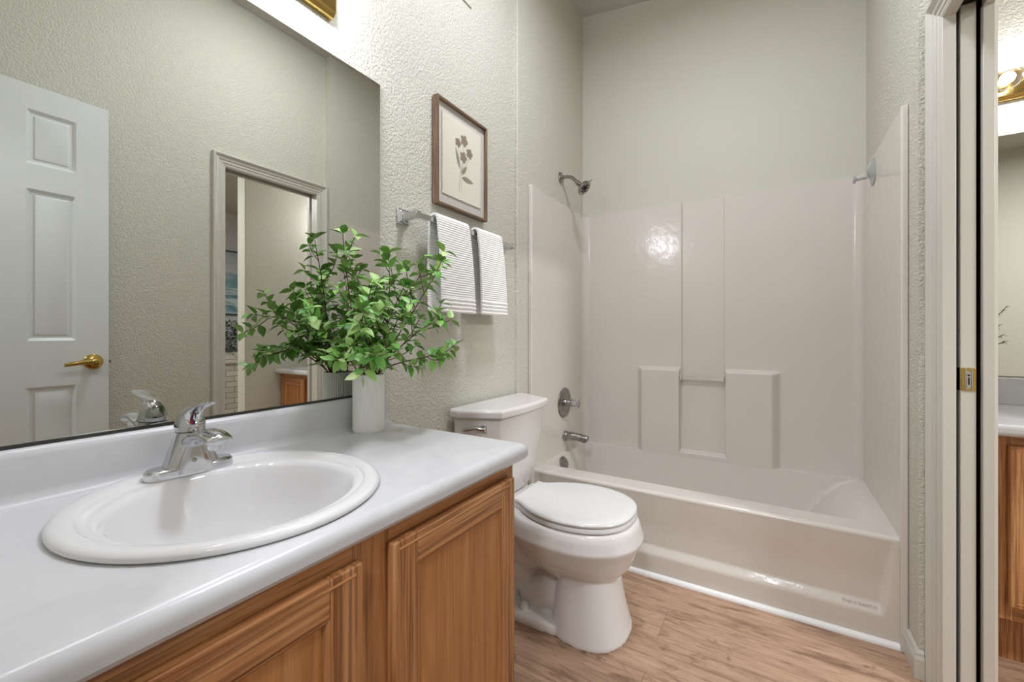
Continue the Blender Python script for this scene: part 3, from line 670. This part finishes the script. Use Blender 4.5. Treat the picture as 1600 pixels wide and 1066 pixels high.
# made-up housings for the added bathroom and hall fill lights
for nm, x, y, z, lb in (('fill_light_housing', -.30, 1.30, ceil_z(-.30), 'added round frosted housing for the bathroom fill light'), ('fill_light_housing', .05, -.95, 2.70, 'added round frosted housing for the hall fill light')):
    e = empty(nm, (x, y, z)); tag(e, lb, 'ceiling light')
    mb = MB(); lathe(mb, (x, y, z), (0, 0, -1), [(.16, -.02), (.16, .02), (.155, .025), (.13, .028)], 32); obj('fill_lamp_base', mb, 'dome', e, smooth=35)

# small vent cover high on the left wall
e = empty('vent_cover', (XL, 1.36, 2.60)); tag(e, 'white square vent cover high on the left wall, cut by the top edge', 'vent cover')
mb = MB(); box(mb, XL+.0005, XL+.006, 1.23, 1.477, 2.527, 2.77); obj('cover_frame', mb, 'wall', e, bev=.002)
mb = MB()
for k in range(9): box(mb, XL+.006, XL+.010, 1.25, 1.457, 2.55+k*.023, 2.562+k*.023)
obj('louvre', mb, 'trim', e)

# ------------------------------------------------------------------ framed pressed flower picture
e = empty('framed_picture', (XL+.002, 1.393, 1.61)); tag(e, 'brown wood framed pressed flower picture above the towel bar', 'picture')
PY0, PY1, PZ0, PZ1 = 1.226, 1.560, 1.610, 2.029; PX0, PX1 = XL+.003, XL+.030; fw = .009
mb = MB(); box(mb, PX0, PX1, PY0, PY0+fw, PZ0, PZ1, 0); box(mb, PX0, PX1, PY1-fw, PY1, PZ0, PZ1, 0); box(mb, PX0, PX1, PY0+fw, PY1-fw, PZ0, PZ0+fw, 1); box(mb, PX0, PX1, PY0+fw, PY1-fw, PZ1-fw, PZ1, 1)
obj('frame', mb, ['frame_z', 'frame_y'], e, bev=.0008)
mb = MB(); box(mb, PX0+.002, PX0+.012, PY0+fw, PY1-fw, PZ0+fw, PZ1-fw); obj('mat_board', mb, 'mat_grey', e)
random.seed(5)
a0, a1, c0, c1 = 1.266, 1.520, 1.661, 1.984; edge = []
def jit(): return random.uniform(-.0012, .0012)
for t in lin(0, 1, 40)[:-1]: edge.append((a0+(a1-a0)*t, c0+jit()))
for t in lin(0, 1, 50)[:-1]: edge.append((a1+jit(), c0+(c1-c0)*t))
for t in lin(0, 1, 40)[:-1]: edge.append((a1-(a1-a0)*t, c1+jit()))
for t in lin(0, 1, 50)[:-1]: edge.append((a0+jit(), c1-(c1-c0)*t))
mb = MB(); rings(mb, [[(x, a, b) for a, b in edge] for x in (PX0+.0125, PX0+.0165)]); art = obj('deckle_paper', mb, 'paper', e)
ax0 = PX0+.0168
def flat_poly(pts, th=.0006, x=ax0):
    mb = MB(); rings(mb, [[(xx, a, b) for a, b in pts] for xx in (x, x+th)]); return mb
def leafpoly(cy, cz, ang, ln, wd):
    d = Vector((math.cos(ang), math.sin(ang))); n_ = Vector((-d.y, d.x)); pts = []
    for t in lin(0, 1, 12): pts.append(Vector((cy, cz))+d*ln*t+n_*wd*math.sin(math.pi*t**.85)*.5)
    for t in lin(1, 0, 12)[1:-1]: pts.append(Vector((cy, cz))+d*ln*t-n_*wd*math.sin(math.pi*t**.85)*.5)
    return [tuple(p) for p in pts]
# the paper's plant: stems, three leaves, four blossoms
def py(u): return a0+(a1-a0)*u      # u 0..1 left to right, v 0..1 bottom to top
def pz(v): return c0+(c1-c0)*v
mb = MB()
def stemline(pts, wd=.0012):
    P_ = [Vector((py(a), pz(b))) for a, b in pts]; P_ = [Vector(p[:2]) for p in spline([(p.x, p.y, 0) for p in P_], 6)]
    l, r_ = [], []
    for i, p in enumerate(P_):
        d = (P_[min(i+1, len(P_)-1)]-P_[max(i-1, 0)]).normalized(); n_ = Vector((-d.y, d.x)); l.append(p+n_*wd); r_.append(p-n_*wd)
    poly = [tuple(q) for q in l+r_[::-1]]; k = len(poly)
    v_ = [(ax0+.0003, a, b) for a, b in poly]; m_ = len(l); mb.add(v_, [(i, i+1, k-2-i, k-1-i) for i in range(m_-1)])
stemline([(.40, .10), (.42, .25), (.45, .40), (.41, .55), (.37, .72)]); stemline([(.46, .10), (.47, .25), (.47, .40), (.52, .55), (.52, .74)]); stemline([(.47, .38), (.60, .50), (.68, .60)]); stemline([(.45, .35), (.50, .47), (.50, .56)])
obj('pressed_stem', mb, 'prestem', art)
for (u, v, an, ln, wd) in ((.42, .40, 108, .085, .014), (.48, .34, 52, .055, .018), (.48, .30, -2, .078, .022)):
    obj('pressed_leaf', flat_poly(leafpoly(py(u), pz(v), R(an), ln, wd)), 'presleaf', art)
for (u, v, r0) in ((.38, .72, .019), (.54, .79, .024), (.52, .57, .023), (.68, .66, .022)):
    pts = []
    for t in lin(0, 360, 60)[:-1]:
        rr_ = r0*(.62+.42*abs(math.cos(R(t*2.5)))**.7); pts.append((py(u)+rr_*math.cos(R(t)), pz(v)+rr_*math.sin(R(t))))
    f_ = obj('pressed_blossom', flat_poly(pts), 'petal', art)
    mb = MB()
    for k in range(10):
        a = R(36*k+9); p0 = Vector((py(u), pz(v))); d = Vector((math.cos(a), math.sin(a))); n_ = Vector((-d.y, d.x))*.0009
        q_ = [p0+d*r0*.2-n_, p0+d*r0*.85-n_, p0+d*r0*.85+n_, p0+d*r0*.2+n_]; mb.add([(ax0+.0009, *tuple(p)) for p in q_], [(0, 1, 2, 3)])
    obj('petal_vein', mb, 'petal2', f_)

# ------------------------------------------------------------------ towel bar and towels
e = empty('towel_bar', (XL, 1.40, 1.52)); tag(e, 'square chrome towel bar mounted under the framed picture', 'towel bar')
TX, TZ = XL+.070, 1.520
for yc in (1.072, 1.712):
    mb = MB(); r0 = lambda h_, x: [(x, yc+h_*a, TZ+h_*b) for a, b in ((-1, -1), (1, -1), (1, 1), (-1, 1))]
    rings(mb, [r0(.027, XL+.0005), r0(.027, XL+.007), r0(.022, XL+.010), r0(.013, XL+.020), r0(.011, XL+.045), r0(.012, TX-.003), r0(.012, TX+.010)]); obj('post', mb, 'chrome', e, bev=.0012)
mb = MB(); box(mb, TX-.0075, TX+.0075, 1.080, 1.704, TZ-.009, TZ+.009); obj('rail', mb, 'chrome', e, bev=.0015)

def towel(y0, y1, zf, zb, seed, label, spread=.02):
    rnd = random.Random(seed); e = empty('hand_towel', (TX, (y0+y1)/2, zf)); tag(e, label, 'towel', 'white hand towels folded over the towel bar')
    th = .007; path = []
    zt_ = TZ+.011
    xf, xb = TX+.017, TX-.017
    for t in lin(0, 1, 40): path.append((xf+.010*math.sin(math.pi*(1-t))*.6, zf+(zt_-.008-zf)*t))
    for t in lin(0, 180, 14)[1:-1]: path.append((TX+.0165*math.cos(R(t)), zt_-.006+.0165*math.sin(R(t))))
    for t in lin(1, 0, 40): path.append((xb-.004*math.sin(math.pi*(1-t)), zb+(zt_-.008-zb)*t))
    ph = rnd.uniform(0, 6)
    def section(off):
        out = []
        for i, (x, z) in enumerate(path):
            a = path[max(i-1, 0)]; b = path[min(i+1, len(path)-1)]; d = Vector((b[0]-a[0], b[1]-a[1])).normalized(); n_ = Vector((d.y, -d.x))
            out.append((x+n_.x*off, z+n_.y*off))
        return out
    ncol = 26
    mb = MB(); so, si = section(th), section(-.002)
    front = len(path)//2
    def yy(i, t):
        z = path[i][1]; k = (TZ-z)/(TZ-zf); back = i > front
        lo = y0 + (spread*k if not back else -.006*k); hi = y1 + (spread*2.1*k if not back else spread*.5*k)
        return lo+(hi-lo)*t
    def wob(i, t):
        z = path[i][1]; k = max(0, (TZ-z)/(TZ-zf)); return .0035*k*math.sin(t*9+ph)+.002*k*math.sin(t*17+ph*2)
    def rib(i):
        if i > front: return 0
        z = path[i][1]-zf; return 0
    def ring(j):
        t = j/ncol; r1 = []
        for i, (x, z) in enumerate(so): r1.append((x+wob(i, t)*(1 if i <= front else .5), yy(i, t), z))
        for i in range(len(si)-1, -1, -1):
            x, z = si[i]; r1.append((x+wob(i, t)*(1 if i <= front else .5), yy(i, t), z))
        return r1
    rs = [ring(j) for j in range(ncol+1)]
    # rounded side folds: pinch the first and last rings
    rings(mb, rs); b = obj('towel_body', mb, 'towel', e, bev=0, smooth=50)
    mb = MB()
    for k, zz_ in enumerate((.006, .021, .036, .051)):   # raised bands at the hem
        pts = []
        for j in range(ncol+1):
            t = j/ncol; kk = 1-(zz_/(TZ-zf)); lo = y0+spread*kk-.001; hi = y1+spread*2.1*kk+.001
            t2 = zz_/(zt_-.008-zf); xx = xf+.010*math.sin(math.pi*(1-t2))*.6+.0035*kk*math.sin(t*9+ph)+.002*kk*math.sin(t*17+ph*2)
            pts.append((xx+th-.001, lo+(hi-lo)*t, zf+zz_))
        tube(mb, pts, .0048, 10, side=(0, 0, 1), flat=[.8]*len(pts))
    obj('hem_band', mb, 'band', b, smooth=60)
    return e
towel(1.158, 1.345, 1.186, 1.192, 1, 'white waffle hand towel on the bar, nearer the mirror')
towel(1.405, 1.585, 1.188, 1.192, 4, 'white waffle hand towel on the bar, nearer the tub')

# ------------------------------------------------------------------ vase and branches
VC = Vector((-1.040, .862, CT)); VR = .0468; VH = .172
e = empty('vase', VC); tag(e, 'white ribbed ceramic cylinder vase holding green branches', 'vase')
mb = MB(); fl = lambda t: 1-.045+.045*abs(math.cos(21*t))**.7
n = 378
lathe(mb, VC, (0, 0, 1), [(VR*.93, 0), (VR*.97, .003), (VR*.975, .006)], n, True, False)
lathe(mb, VC, (0, 0, 1), [(VR*.975, .006), (VR*.985, .010), (VR*.985, VH-.006)], n, False, False, fl=fl)
lathe(mb, VC, (0, 0, 1), [(VR*.985, VH-.006), (VR*.97, VH-.001), (VR*.95, VH), (VR*.92, VH-.002), (VR*.90, VH-.02), (VR*.90, .012), (.0005, .012)], n, False, True)
obj('vase_body', mb, 'vase', e, smooth=25)

def leaf(mb, p, d, up, ln, wd, curl=.25):
    d = Vector(d).normalized(); up = Vector(up); s_ = d.cross(up)
    if s_.length < 1e-4: s_ = basis(d)[0]
    s_.normalize(); nn = s_.cross(d).normalized(); v_ = []; K = 5
    for i in range(K+1):
        t = i/K; wv = wd*.5*math.sin(math.pi*min(1, (t*.94+.03))**.8)*1.0; drop = -curl*ln*t*t
        c_ = Vector(p)+d*ln*t+nn*drop; fold = wv*.35
        v_ += [tuple(c_-s_*wv+nn*fold), tuple(c_), tuple(c_+s_*wv+nn*fold)]
    f = []
    for i in range(K):
        a = i*3; f += [(a, a+1, a+4, a+3), (a+1, a+2, a+5, a+4)]
    mb.add(v_, f)
def branch(tip, seed, label, bend=(0, 0, .04), twigs=4, group=True, root=VC, rz=.02, lsz=1.08, lm='leaf', nodes=6):
    rnd = random.Random(seed); tip = Vector(tip)
    base = root+Vector((rnd.uniform(-.014, .014), rnd.uniform(-.014, .014), rz)); hd = (tip-root); hd.z = 0
    mouth = root+Vector((0, 0, VH))+(hd.normalized()*VR*.62 if hd.length > .02 else Vector((0, 0, 0)))+Vector((rnd.uniform(-.006, .006), rnd.uniform(-.006, .006), 0))
    mid = (mouth+tip)/2+Vector(bend)+Vector([rnd.uniform(-.02, .02) for _ in range(3)])
    e = empty('leafy_branch', mouth); tag(e, label, 'branch', 'leafy green branches in the ribbed vase')
    ms, ml = MB(), MB()
    pts = spline([base, mouth, mid, tip], 10); k = len(pts); tube(ms, pts, [.0026-.0016*i/k for i in range(k)], 6)
    def lim(p): return max(p.x, XL+.02)
    def whorl(p, d, nl, sz):
        u, w_ = basis(d); a0_ = rnd.uniform(0, 6.28)
        for q in range(nl):
            a = a0_+q*2*math.pi/nl+rnd.uniform(-.4, .4); o = u*math.cos(a)+w_*math.sin(a)
            dd = (o*rnd.uniform(.7, 1.1)+d*rnd.uniform(.25, .8)+Vector((0, 0, rnd.uniform(-.25, .3)))); ln = sz*rnd.uniform(.8, 1.2)
            pe = p+dd.normalized()*(ln+.004)
            if pe.x < XL+.012: dd.x = abs(dd.x)
            if (p+dd.normalized()*ln).z < VC.z+.12: dd.z = abs(dd.z)+.2
            leaf(ml, p+dd.normalized()*.003, dd, Vector((0, 0, 1))+d*.3+Vector([rnd.uniform(-.5, .5) for _ in range(3)]), ln, ln*rnd.uniform(.58, .74), rnd.uniform(.05, .4))
    start = 12
    for i in range(start, k, max(2, (k-start)//nodes)):
        d = (pts[min(i+1, k-1)]-pts[i-1]).normalized(); whorl(pts[i], d, rnd.choice((2, 3, 3)), .034*lsz)
    whorl(pts[-1], (pts[-1]-pts[-3]).normalized(), 3, .032*lsz)
    for q in range(twigs):
        i = start+int((k-start-3)*(q+.6)/twigs); d = (pts[i+1]-pts[i-1]).normalized(); u, w_ = basis(d); a = rnd.uniform(0, 6.28)
        o = (u*math.cos(a)+w_*math.sin(a))*.9+d*.9; o.normalize(); L = rnd.uniform(.055, .10)
        t0 = pts[i]; t2 = t0+o*L+Vector((0, 0, .012)); t1 = t0+o*L*.5
        if t2.x < XL+.03: t2.x = XL+.03; t1.x = max(t1.x, XL+.03)
        tp = spline([t0, t1, t2], 5); tube(ms, tp, [.0013]*len(tp), 5)
        for j in (4, 7, len(tp)-1):
            whorl(tp[j], (tp[j]-tp[j-2]).normalized(), 3 if j == len(tp)-1 else rnd.choice((2, 3)), .031*lsz)
    obj('stem', ms, 'stem', e, smooth=60, origin=mouth); obj('foliage', ml, lm, e, smooth=70, origin=mouth)
    return e
BR = [  # tip, bend, twigs, label
    ((-1.045, .775, 1.392), (0, -.01, .02), 3, 'tallest green branch of the vase, rising almost upright'),
    ((-1.00, .905, 1.352), (.01, .01, .02), 4, 'upright leafy branch leaning slightly right towards the wall corner'),
    ((-.93, 1.010, 1.345), (.0, .02, .02), 4, 'long branch leaning right, its tip in front of the towel bar'),
    ((-.83, .960, 1.315), (.02, .0, .03), 4, 'long branch leaning right, its tip in front of the nearer towel'),
    ((-.80, .905, 1.145), (.03, .0, .05), 4, 'bushy branch arching right, tip level with the towel hems'),
    ((-.85, .975, 1.045), (.03, .02, .04), 2, 'low thin branch reaching right over the counter'),
    ((-.865, .695, 1.165), (.02, -.01, .05), 5, 'bushy branch leaning forward from the vase towards the sink'),
    ((-.845, .722, 1.05), (.03, -.03, .05), 4, 'lower forward branch drooping over the counter near the sink'),
    ((-1.075, .690, 1.165), (.0, -.01, .03), 2, 'brown stemmed branch reaching left in front of the mirror'),
    ((-.98, .740, 1.060), (.02, -.02, .05), 3, 'low branch drooping forward over the vase rim'),
    ((-.90, .87, 1.24), (.02, .0, .03), 4, 'leafy branch in the middle of the bunch'),
    ((-1.04, .90, 1.22), (.0, .0, .02), 3, 'short branch behind the middle of the bunch'),
    ((-.955, .80, 1.25), (.0, .0, .03), 3, 'short branch just left of the middle of the bunch'),
]
for i, (tp, bd, tw, lb) in enumerate(BR): branch(tp, 20+i, lb, bd, tw+1, nodes=6)

# ------------------------------------------------------------------ toilet
TC = 1.535
e = empty('toilet', (-.75, TC, 0)); tag(e, 'white two-piece round toilet with closed lid beside the vanity', 'toilet')
def egg(xb, xf, hw, z, n=48, pf=2.2, pb=2.6, cy=TC):
    cx = xb+(xf-xb)*.52; out = []
    for k in range(n):
        t = 2*math.pi*k/n; c_, s_ = math.cos(t), math.sin(t); p = pf if c_ > 0 else pb; rx = (xf-cx) if c_ > 0 else (cx-xb)
        out.append((cx+rx*math.copysign(abs(c_)**(2/p), c_), cy+hw*math.copysign(abs(s_)**(2/p), s_), z))
    return out
mb = MB()
rings(mb, [egg(-.725, -.438, .160, .0), egg(-.725, -.438, .161, .012), egg(-.722, -.445, .157, .03), egg(-.715, -.458, .147, .08), egg(-.71, -.470, .134, .14), egg(-.70, -.480, .125, .20), egg(-.70, -.485, .12, .23)])
rings(mb, [egg(-.74, -.51, .09, .18), egg(-.80, -.472, .122, .215), egg(-.85, -.440, .160, .250), egg(-.885, -.425, .182, .285), egg(-.903, -.412, .197, .315), egg(-.912, -.400, .208, .338), egg(-.915, -.394, .214, .352), egg(-.913, -.398, .211, .362), egg(-.910, -.406, .204, .392), egg(-.908, -.412, .196, .408), egg(-.900, -.422, .186, .414)])
rings(mb, [egg(-1.03, -.60, .150, .0, pf=4, pb=3), egg(-1.03, -.60, .150, .020, pf=4, pb=3), egg(-1.02, -.60, .144, .034, pf=4, pb=3)])
tube(mb, spline([(-.68, TC, .22), (-.80, TC, .245), (-.885, TC, .205), (-.90, TC, .13), (-.93, TC, .06), (-.94, TC, .01)], 6), [.085]*7+[.09]*6+[.082]*6+[.078]*6+[.08]*6, 24)
tube(mb, spline([(-.64, TC, .06), (-.72, TC, .085), (-.78, TC, .07), (-.84, TC, .03)], 6), .085, 20)
# rear shelf carrying the tank
rings(mb, [egg(-1.085, -.82, .09, .22, pf=4, pb=4), egg(-1.095, -.82, .125, .29, pf=4, pb=4), egg(-1.098, -.80, .145, .34, pf=4, pb=4), egg(-1.098, -.80, .150, .408, pf=4, pb=4), egg(-1.09, -.81, .142, .4165, pf=4, pb=4)])
bo = obj('bowl', mb, 'porcelain', e, smooth=180)
rm = bo.modifiers.new('remesh', 'REMESH'); rm.mode = 'VOXEL'; rm.voxel_size = .0055; rm.use_smooth_shade = True
sm_ = bo.modifiers.new('smooth', 'SMOOTH'); sm_.factor = .6; sm_.iterations = 3
for yy_ in (TC-.105, TC+.105):
    mb = MB(); lathe(mb, (-.822, yy_, .033), (0, 0, 1), [(.018, -.003), (.018, .006), (.014, .020), (.008, .027), (.0005, .029)], 20); obj('bolt_cap', mb, 'porcelain', e, smooth=60)
# seat and lid
half = [(-.424, 0), (-.429, .055), (-.447, .108), (-.485, .152), (-.540, .184), (-.61, .200), (-.68, .198), (-.745, .180), (-.80, .152), (-.838, .124), (-.866, .113), (-.890, .118)]
hs = [Vector(p[:2]) for p in spline([(a, b, 0) for a, b in half], 4)]
out = [(p.x, p.y) for p in hs]+[(p.x, -p.y) for p in hs[::-1][:-1]]
LC = 1.545
def ol(ins, z):
    k = len(out); r_ = []
    for i in range(k):
        f_ = 1-ins/.2; r_.append((-.66+(out[i][0]+.66)*f_, LC+out[i][1]*f_, z))
    return r_
mb = MB(); rings(mb, [ol(.006, .4155), ol(.001, .4185), ol(0, .426), ol(.003, .432), ol(.010, .434)]); obj('seat', mb, 'seat', e, smooth=40)
mb = MB(); rings(mb, [ol(.008, .4355), ol(.003, .4375), ol(.001, .444), ol(.004, .450), ol(.012, .4535), ol(.03, .455)]); obj('lid', mb, 'seat', e, smooth=40)
for dy in (-.075, .075):
    mb = MB(); tube(mb, [(-.897, LC+dy-.022, .432), (-.897, LC+dy+.022, .432)], .012, 14); obj('hinge', mb, 'seat', e, smooth=50)
# tank
KC = 1.583
def tankring(s_, z, hb=.262, hf=.186, xb=-1.098, xf=-.905, bow=.016, g=0, n=10):
    pts = []
    hb, hf = hb*s_+g, hf*s_+g; xb_ = xb; xf_ = -1.0+(xf+1.0)*s_+g
    pts.append((xb_, -hb)); pts.append((xb_+.04, -hb-.004))
    for t in lin(-1, 1, n): pts.append((xf_+bow*(1-t*t)-.0, hf*t))
    pts.append((xb_+.04, hb+.004)); pts.append((xb_, hb))
    return [(x, KC+y, z) for x, y in pts]
mb = MB(); rings(mb, [tankring(1, .420, .18, .115, xf=-.962), tankring(1, .432, .20, .135, xf=-.952), tankring(1, .52, .225, .155, xf=-.934), tankring(1, .65, .243, .172, xf=-.918), tankring(1, .768, .252, .180, xf=-.908)]); obj('tank', mb, 'porcelain', e, bev=.012, seg=4)
mb = MB(); rings(mb, [tankring(1, .769, g=.004), tankring(1, .773, g=.011), tankring(1, .797, g=.012), tankring(1, .806, g=.004)]); obj('tank_lid', mb, 'porcelain', e, bev=.006, seg=4)
# flush lever on the chamfered near face
p0 = Vector((-1.098+.04, KC-.252, 0)); p1 = Vector((-.912, KC-.178, 0)); dd = (p1-p0).normalized(); nn = Vector((dd.y, -dd.x, 0))
pc = p0+(p1-p0)*.56; pc.z = .727
mb = MB(); lathe(mb, pc-nn*.004, nn, [(.015, 0), (.015, .006), (.011, .012), (.008, .016)], 24); fl_ = obj('flush_lever', mb, 'chrome', e, smooth=35, label='chrome flush lever')
mb = MB(); q0 = pc+nn*.014; tube(mb, spline([q0+dd*.012, q0, q0-dd*.03+Vector((0, 0, .004)), q0-dd*.060+Vector((0, 0, -.002)), q0-dd*.082+Vector((0, 0, -.004))], 5), [.007, .009, .010, .010, .009]+[.008]*5+[.007]*5+[.0075]*5+[.006], 12, side=(0, 0, 1)); obj('lever_arm', mb, 'chrome', fl_, smooth=60)
# supply line glimpsed between tank and vanity
e = empty('water_supply_line', (-1.09, 1.36, .12)); tag(e, 'thin braided water supply line behind the toilet tank', 'pipe')
mb = MB(); tube(mb, spline([(-1.06, 1.36, .13), (-1.03, 1.365, .22), (-1.035, 1.40, .33), (-1.04, 1.415, .405)], 8), .005, 8); obj('hose', mb, 'nickel', e, smooth=60)
mb = MB(); lathe(mb, (XL, 1.36, .12), (1, 0, 0), [(.028, 0.0005), (.022, .006), (.009, .010), (.009, .05), (.012, .052), (.012, .075)], 18); obj('stop_valve', mb, 'chrome', e, smooth=40)

# ------------------------------------------------------------------ second vanity beyond the sliding door
V2X0, V2X1 = XO+.002, 1.348; V2F = 2.035
e = empty('vanity_cabinet', (.95, 2.3, 0)); tag(e, 'oak vanity cabinet in the next room, seen through the sliding door', 'cabinet')
mb = MB(); box(mb, V2X0, V2X1, V2F+.019, OY-.003, .165, CB-.002); box(mb, V2X0, V2X1, V2F+.07, OY-.003, 0, .165); obj('carcass', mb, 'oak_z', e)
mb = MB()
for a, b in ((V2X0, .675), (.93, .99), (1.30, V2X1)): box(mb, a, b, V2F, V2F+.019, .165, CB-.002, 0)
for a, b in ((.675, .93), (.99, 1.30)): box(mb, a, b, V2F, V2F+.0189, .735, CB-.002, 1); box(mb, a, b, V2F, V2F+.0189, .165, .225, 1)
box(mb, V2X0, V2X1, V2F+.0192, V2F+.03, .17, .77, 0)
obj('face_frame', mb, ['oak_z', 'oak_x'], e, bev=.0008)
oak_door(e, lambda u, d, z: (.664+u, V2F-.001-d, z), .27, .215, .742, 'y')
oak_door(e, lambda u, d, z: (.985+u, V2F-.001-d, z), .325, .215, .742, 'y')
e = empty('countertop', (.95, 2.3, CB)); tag(e, 'white countertop with backsplash in the next room', 'countertop')
mb = MB(); box(mb, V2X0, V2X1, 1.985, OY-.003, CB, CT); obj('slab', mb, 'counter', e, bev=.014, seg=4)
mb = MB(); box(mb, V2X0, V2X1, OY-.024, OY-.002, CT-.002, .925); obj('backsplash', mb, 'counter', e, bev=.006, seg=3)
mb = MB(); box(mb, V2X0, V2X1-.02, OY-.006, OY-.0005, .93, 1.935); mb.m = [1, 1, 0, 1, 1, 1]
tag(obj('vanity_mirror', mb, ['mirror', 'glass_edge']), 'frameless mirror over the second vanity in the next room', 'mirror')
# plant on that counter, a few leaves poke past the door casing
pc = Vector((.665, 2.40, CT)); e = empty('potted_plant', pc); tag(e, 'dark sprigs of a small plant poking past the door casing', 'plant')
mb = MB(); lathe(mb, pc, (0, 0, 1), [(.032, 0), (.040, .03), (.042, .10), (.034, .12), (.028, .12), (.028, .10)], 24); obj('pot', mb, 'pot', e, smooth=40)
ml, ms = MB(), MB(); rnd = random.Random(3)
for (tx, tz) in ((.775, 1.075), (.768, 1.10), (.76, 1.135), (.775, 1.205), (.75, 1.12), (.70, 1.2), (.66, 1.22)):
    a = pc+Vector((0, 0, .11)); b = Vector((tx, 2.40+rnd.uniform(-.02, .02), tz)); pts = spline([a, (a+b)/2+Vector((-.01, 0, .04)), b], 8); tube(ms, pts, .0013, 5)
    for i in range(6, len(pts)):
        for sg in (-1, 1): leaf(ml, pts[i], (pts[i]-pts[i-1])+Vector((rnd.uniform(-.004, .004), sg*.006, rnd.uniform(-.006, .006))), (0, 0, 1), .016, .005)
obj('stem', ms, 'darkleaf', e); obj('foliage', ml, 'darkleaf', e)

# ------------------------------------------------------------------ bedroom glimpsed in the mirror
e = empty('seascape_painting', (4.49, 3.1, 1.39)); tag(e, 'blue and white seascape painting in a thin black frame, seen in the mirror', 'painting')
mb = MB(); box(mb, 4.475, 4.497, 2.45, 3.75, 1.40, 2.30); obj('canvas', mb, 'sea', e)
mb = MB(); sweep(mb, [(2.45, 1.40), (3.75, 1.40), (3.75, 2.30), (2.45, 2.30)], [(0, .001), (0, .035), (-.014, .035), (-.014, .001)], lambda a, b, d: (4.499-d, a, b), True); obj('frame', mb, 'black', e)
e = empty('brick_hearth', (4.3, 3.1, 0)); tag(e, 'low whitewashed brick hearth against the bedroom wall, seen in the mirror', 'fireplace')
mb = MB(); box(mb, 4.12, 4.497, 2.3, 3.9, 0, .70); obj('brick_face', mb, 'brick', e)
mb = MB(); box(mb, 4.09, 4.497, 2.28, 3.92, .702, .745); obj('ledge', mb, 'pot', e, bev=.008)
e = empty('bushy_plant', (4.3, 3.08, .747)); tag(e, 'dense dark-leaved plant standing on the brick hearth, seen in the mirror', 'plant')
mb = MB(); box(mb, 4.18, 4.42, 2.75, 3.4, .747, .85); obj('planter', mb, 'pot', e, bev=.01)
ml = MB(); rnd = random.Random(8)
for k in range(900):
    p = Vector((rnd.uniform(4.14, 4.44), rnd.uniform(2.7, 3.45), rnd.uniform(.83, 1.29))); d = Vector((rnd.uniform(-1, .3), rnd.uniform(-1, 1), rnd.uniform(-.2, 1)))
    leaf(ml, p, d, (0, 0, 1), .06, .02, .3)
o = obj('foliage', ml, 'darkleaf', e, smooth=60)
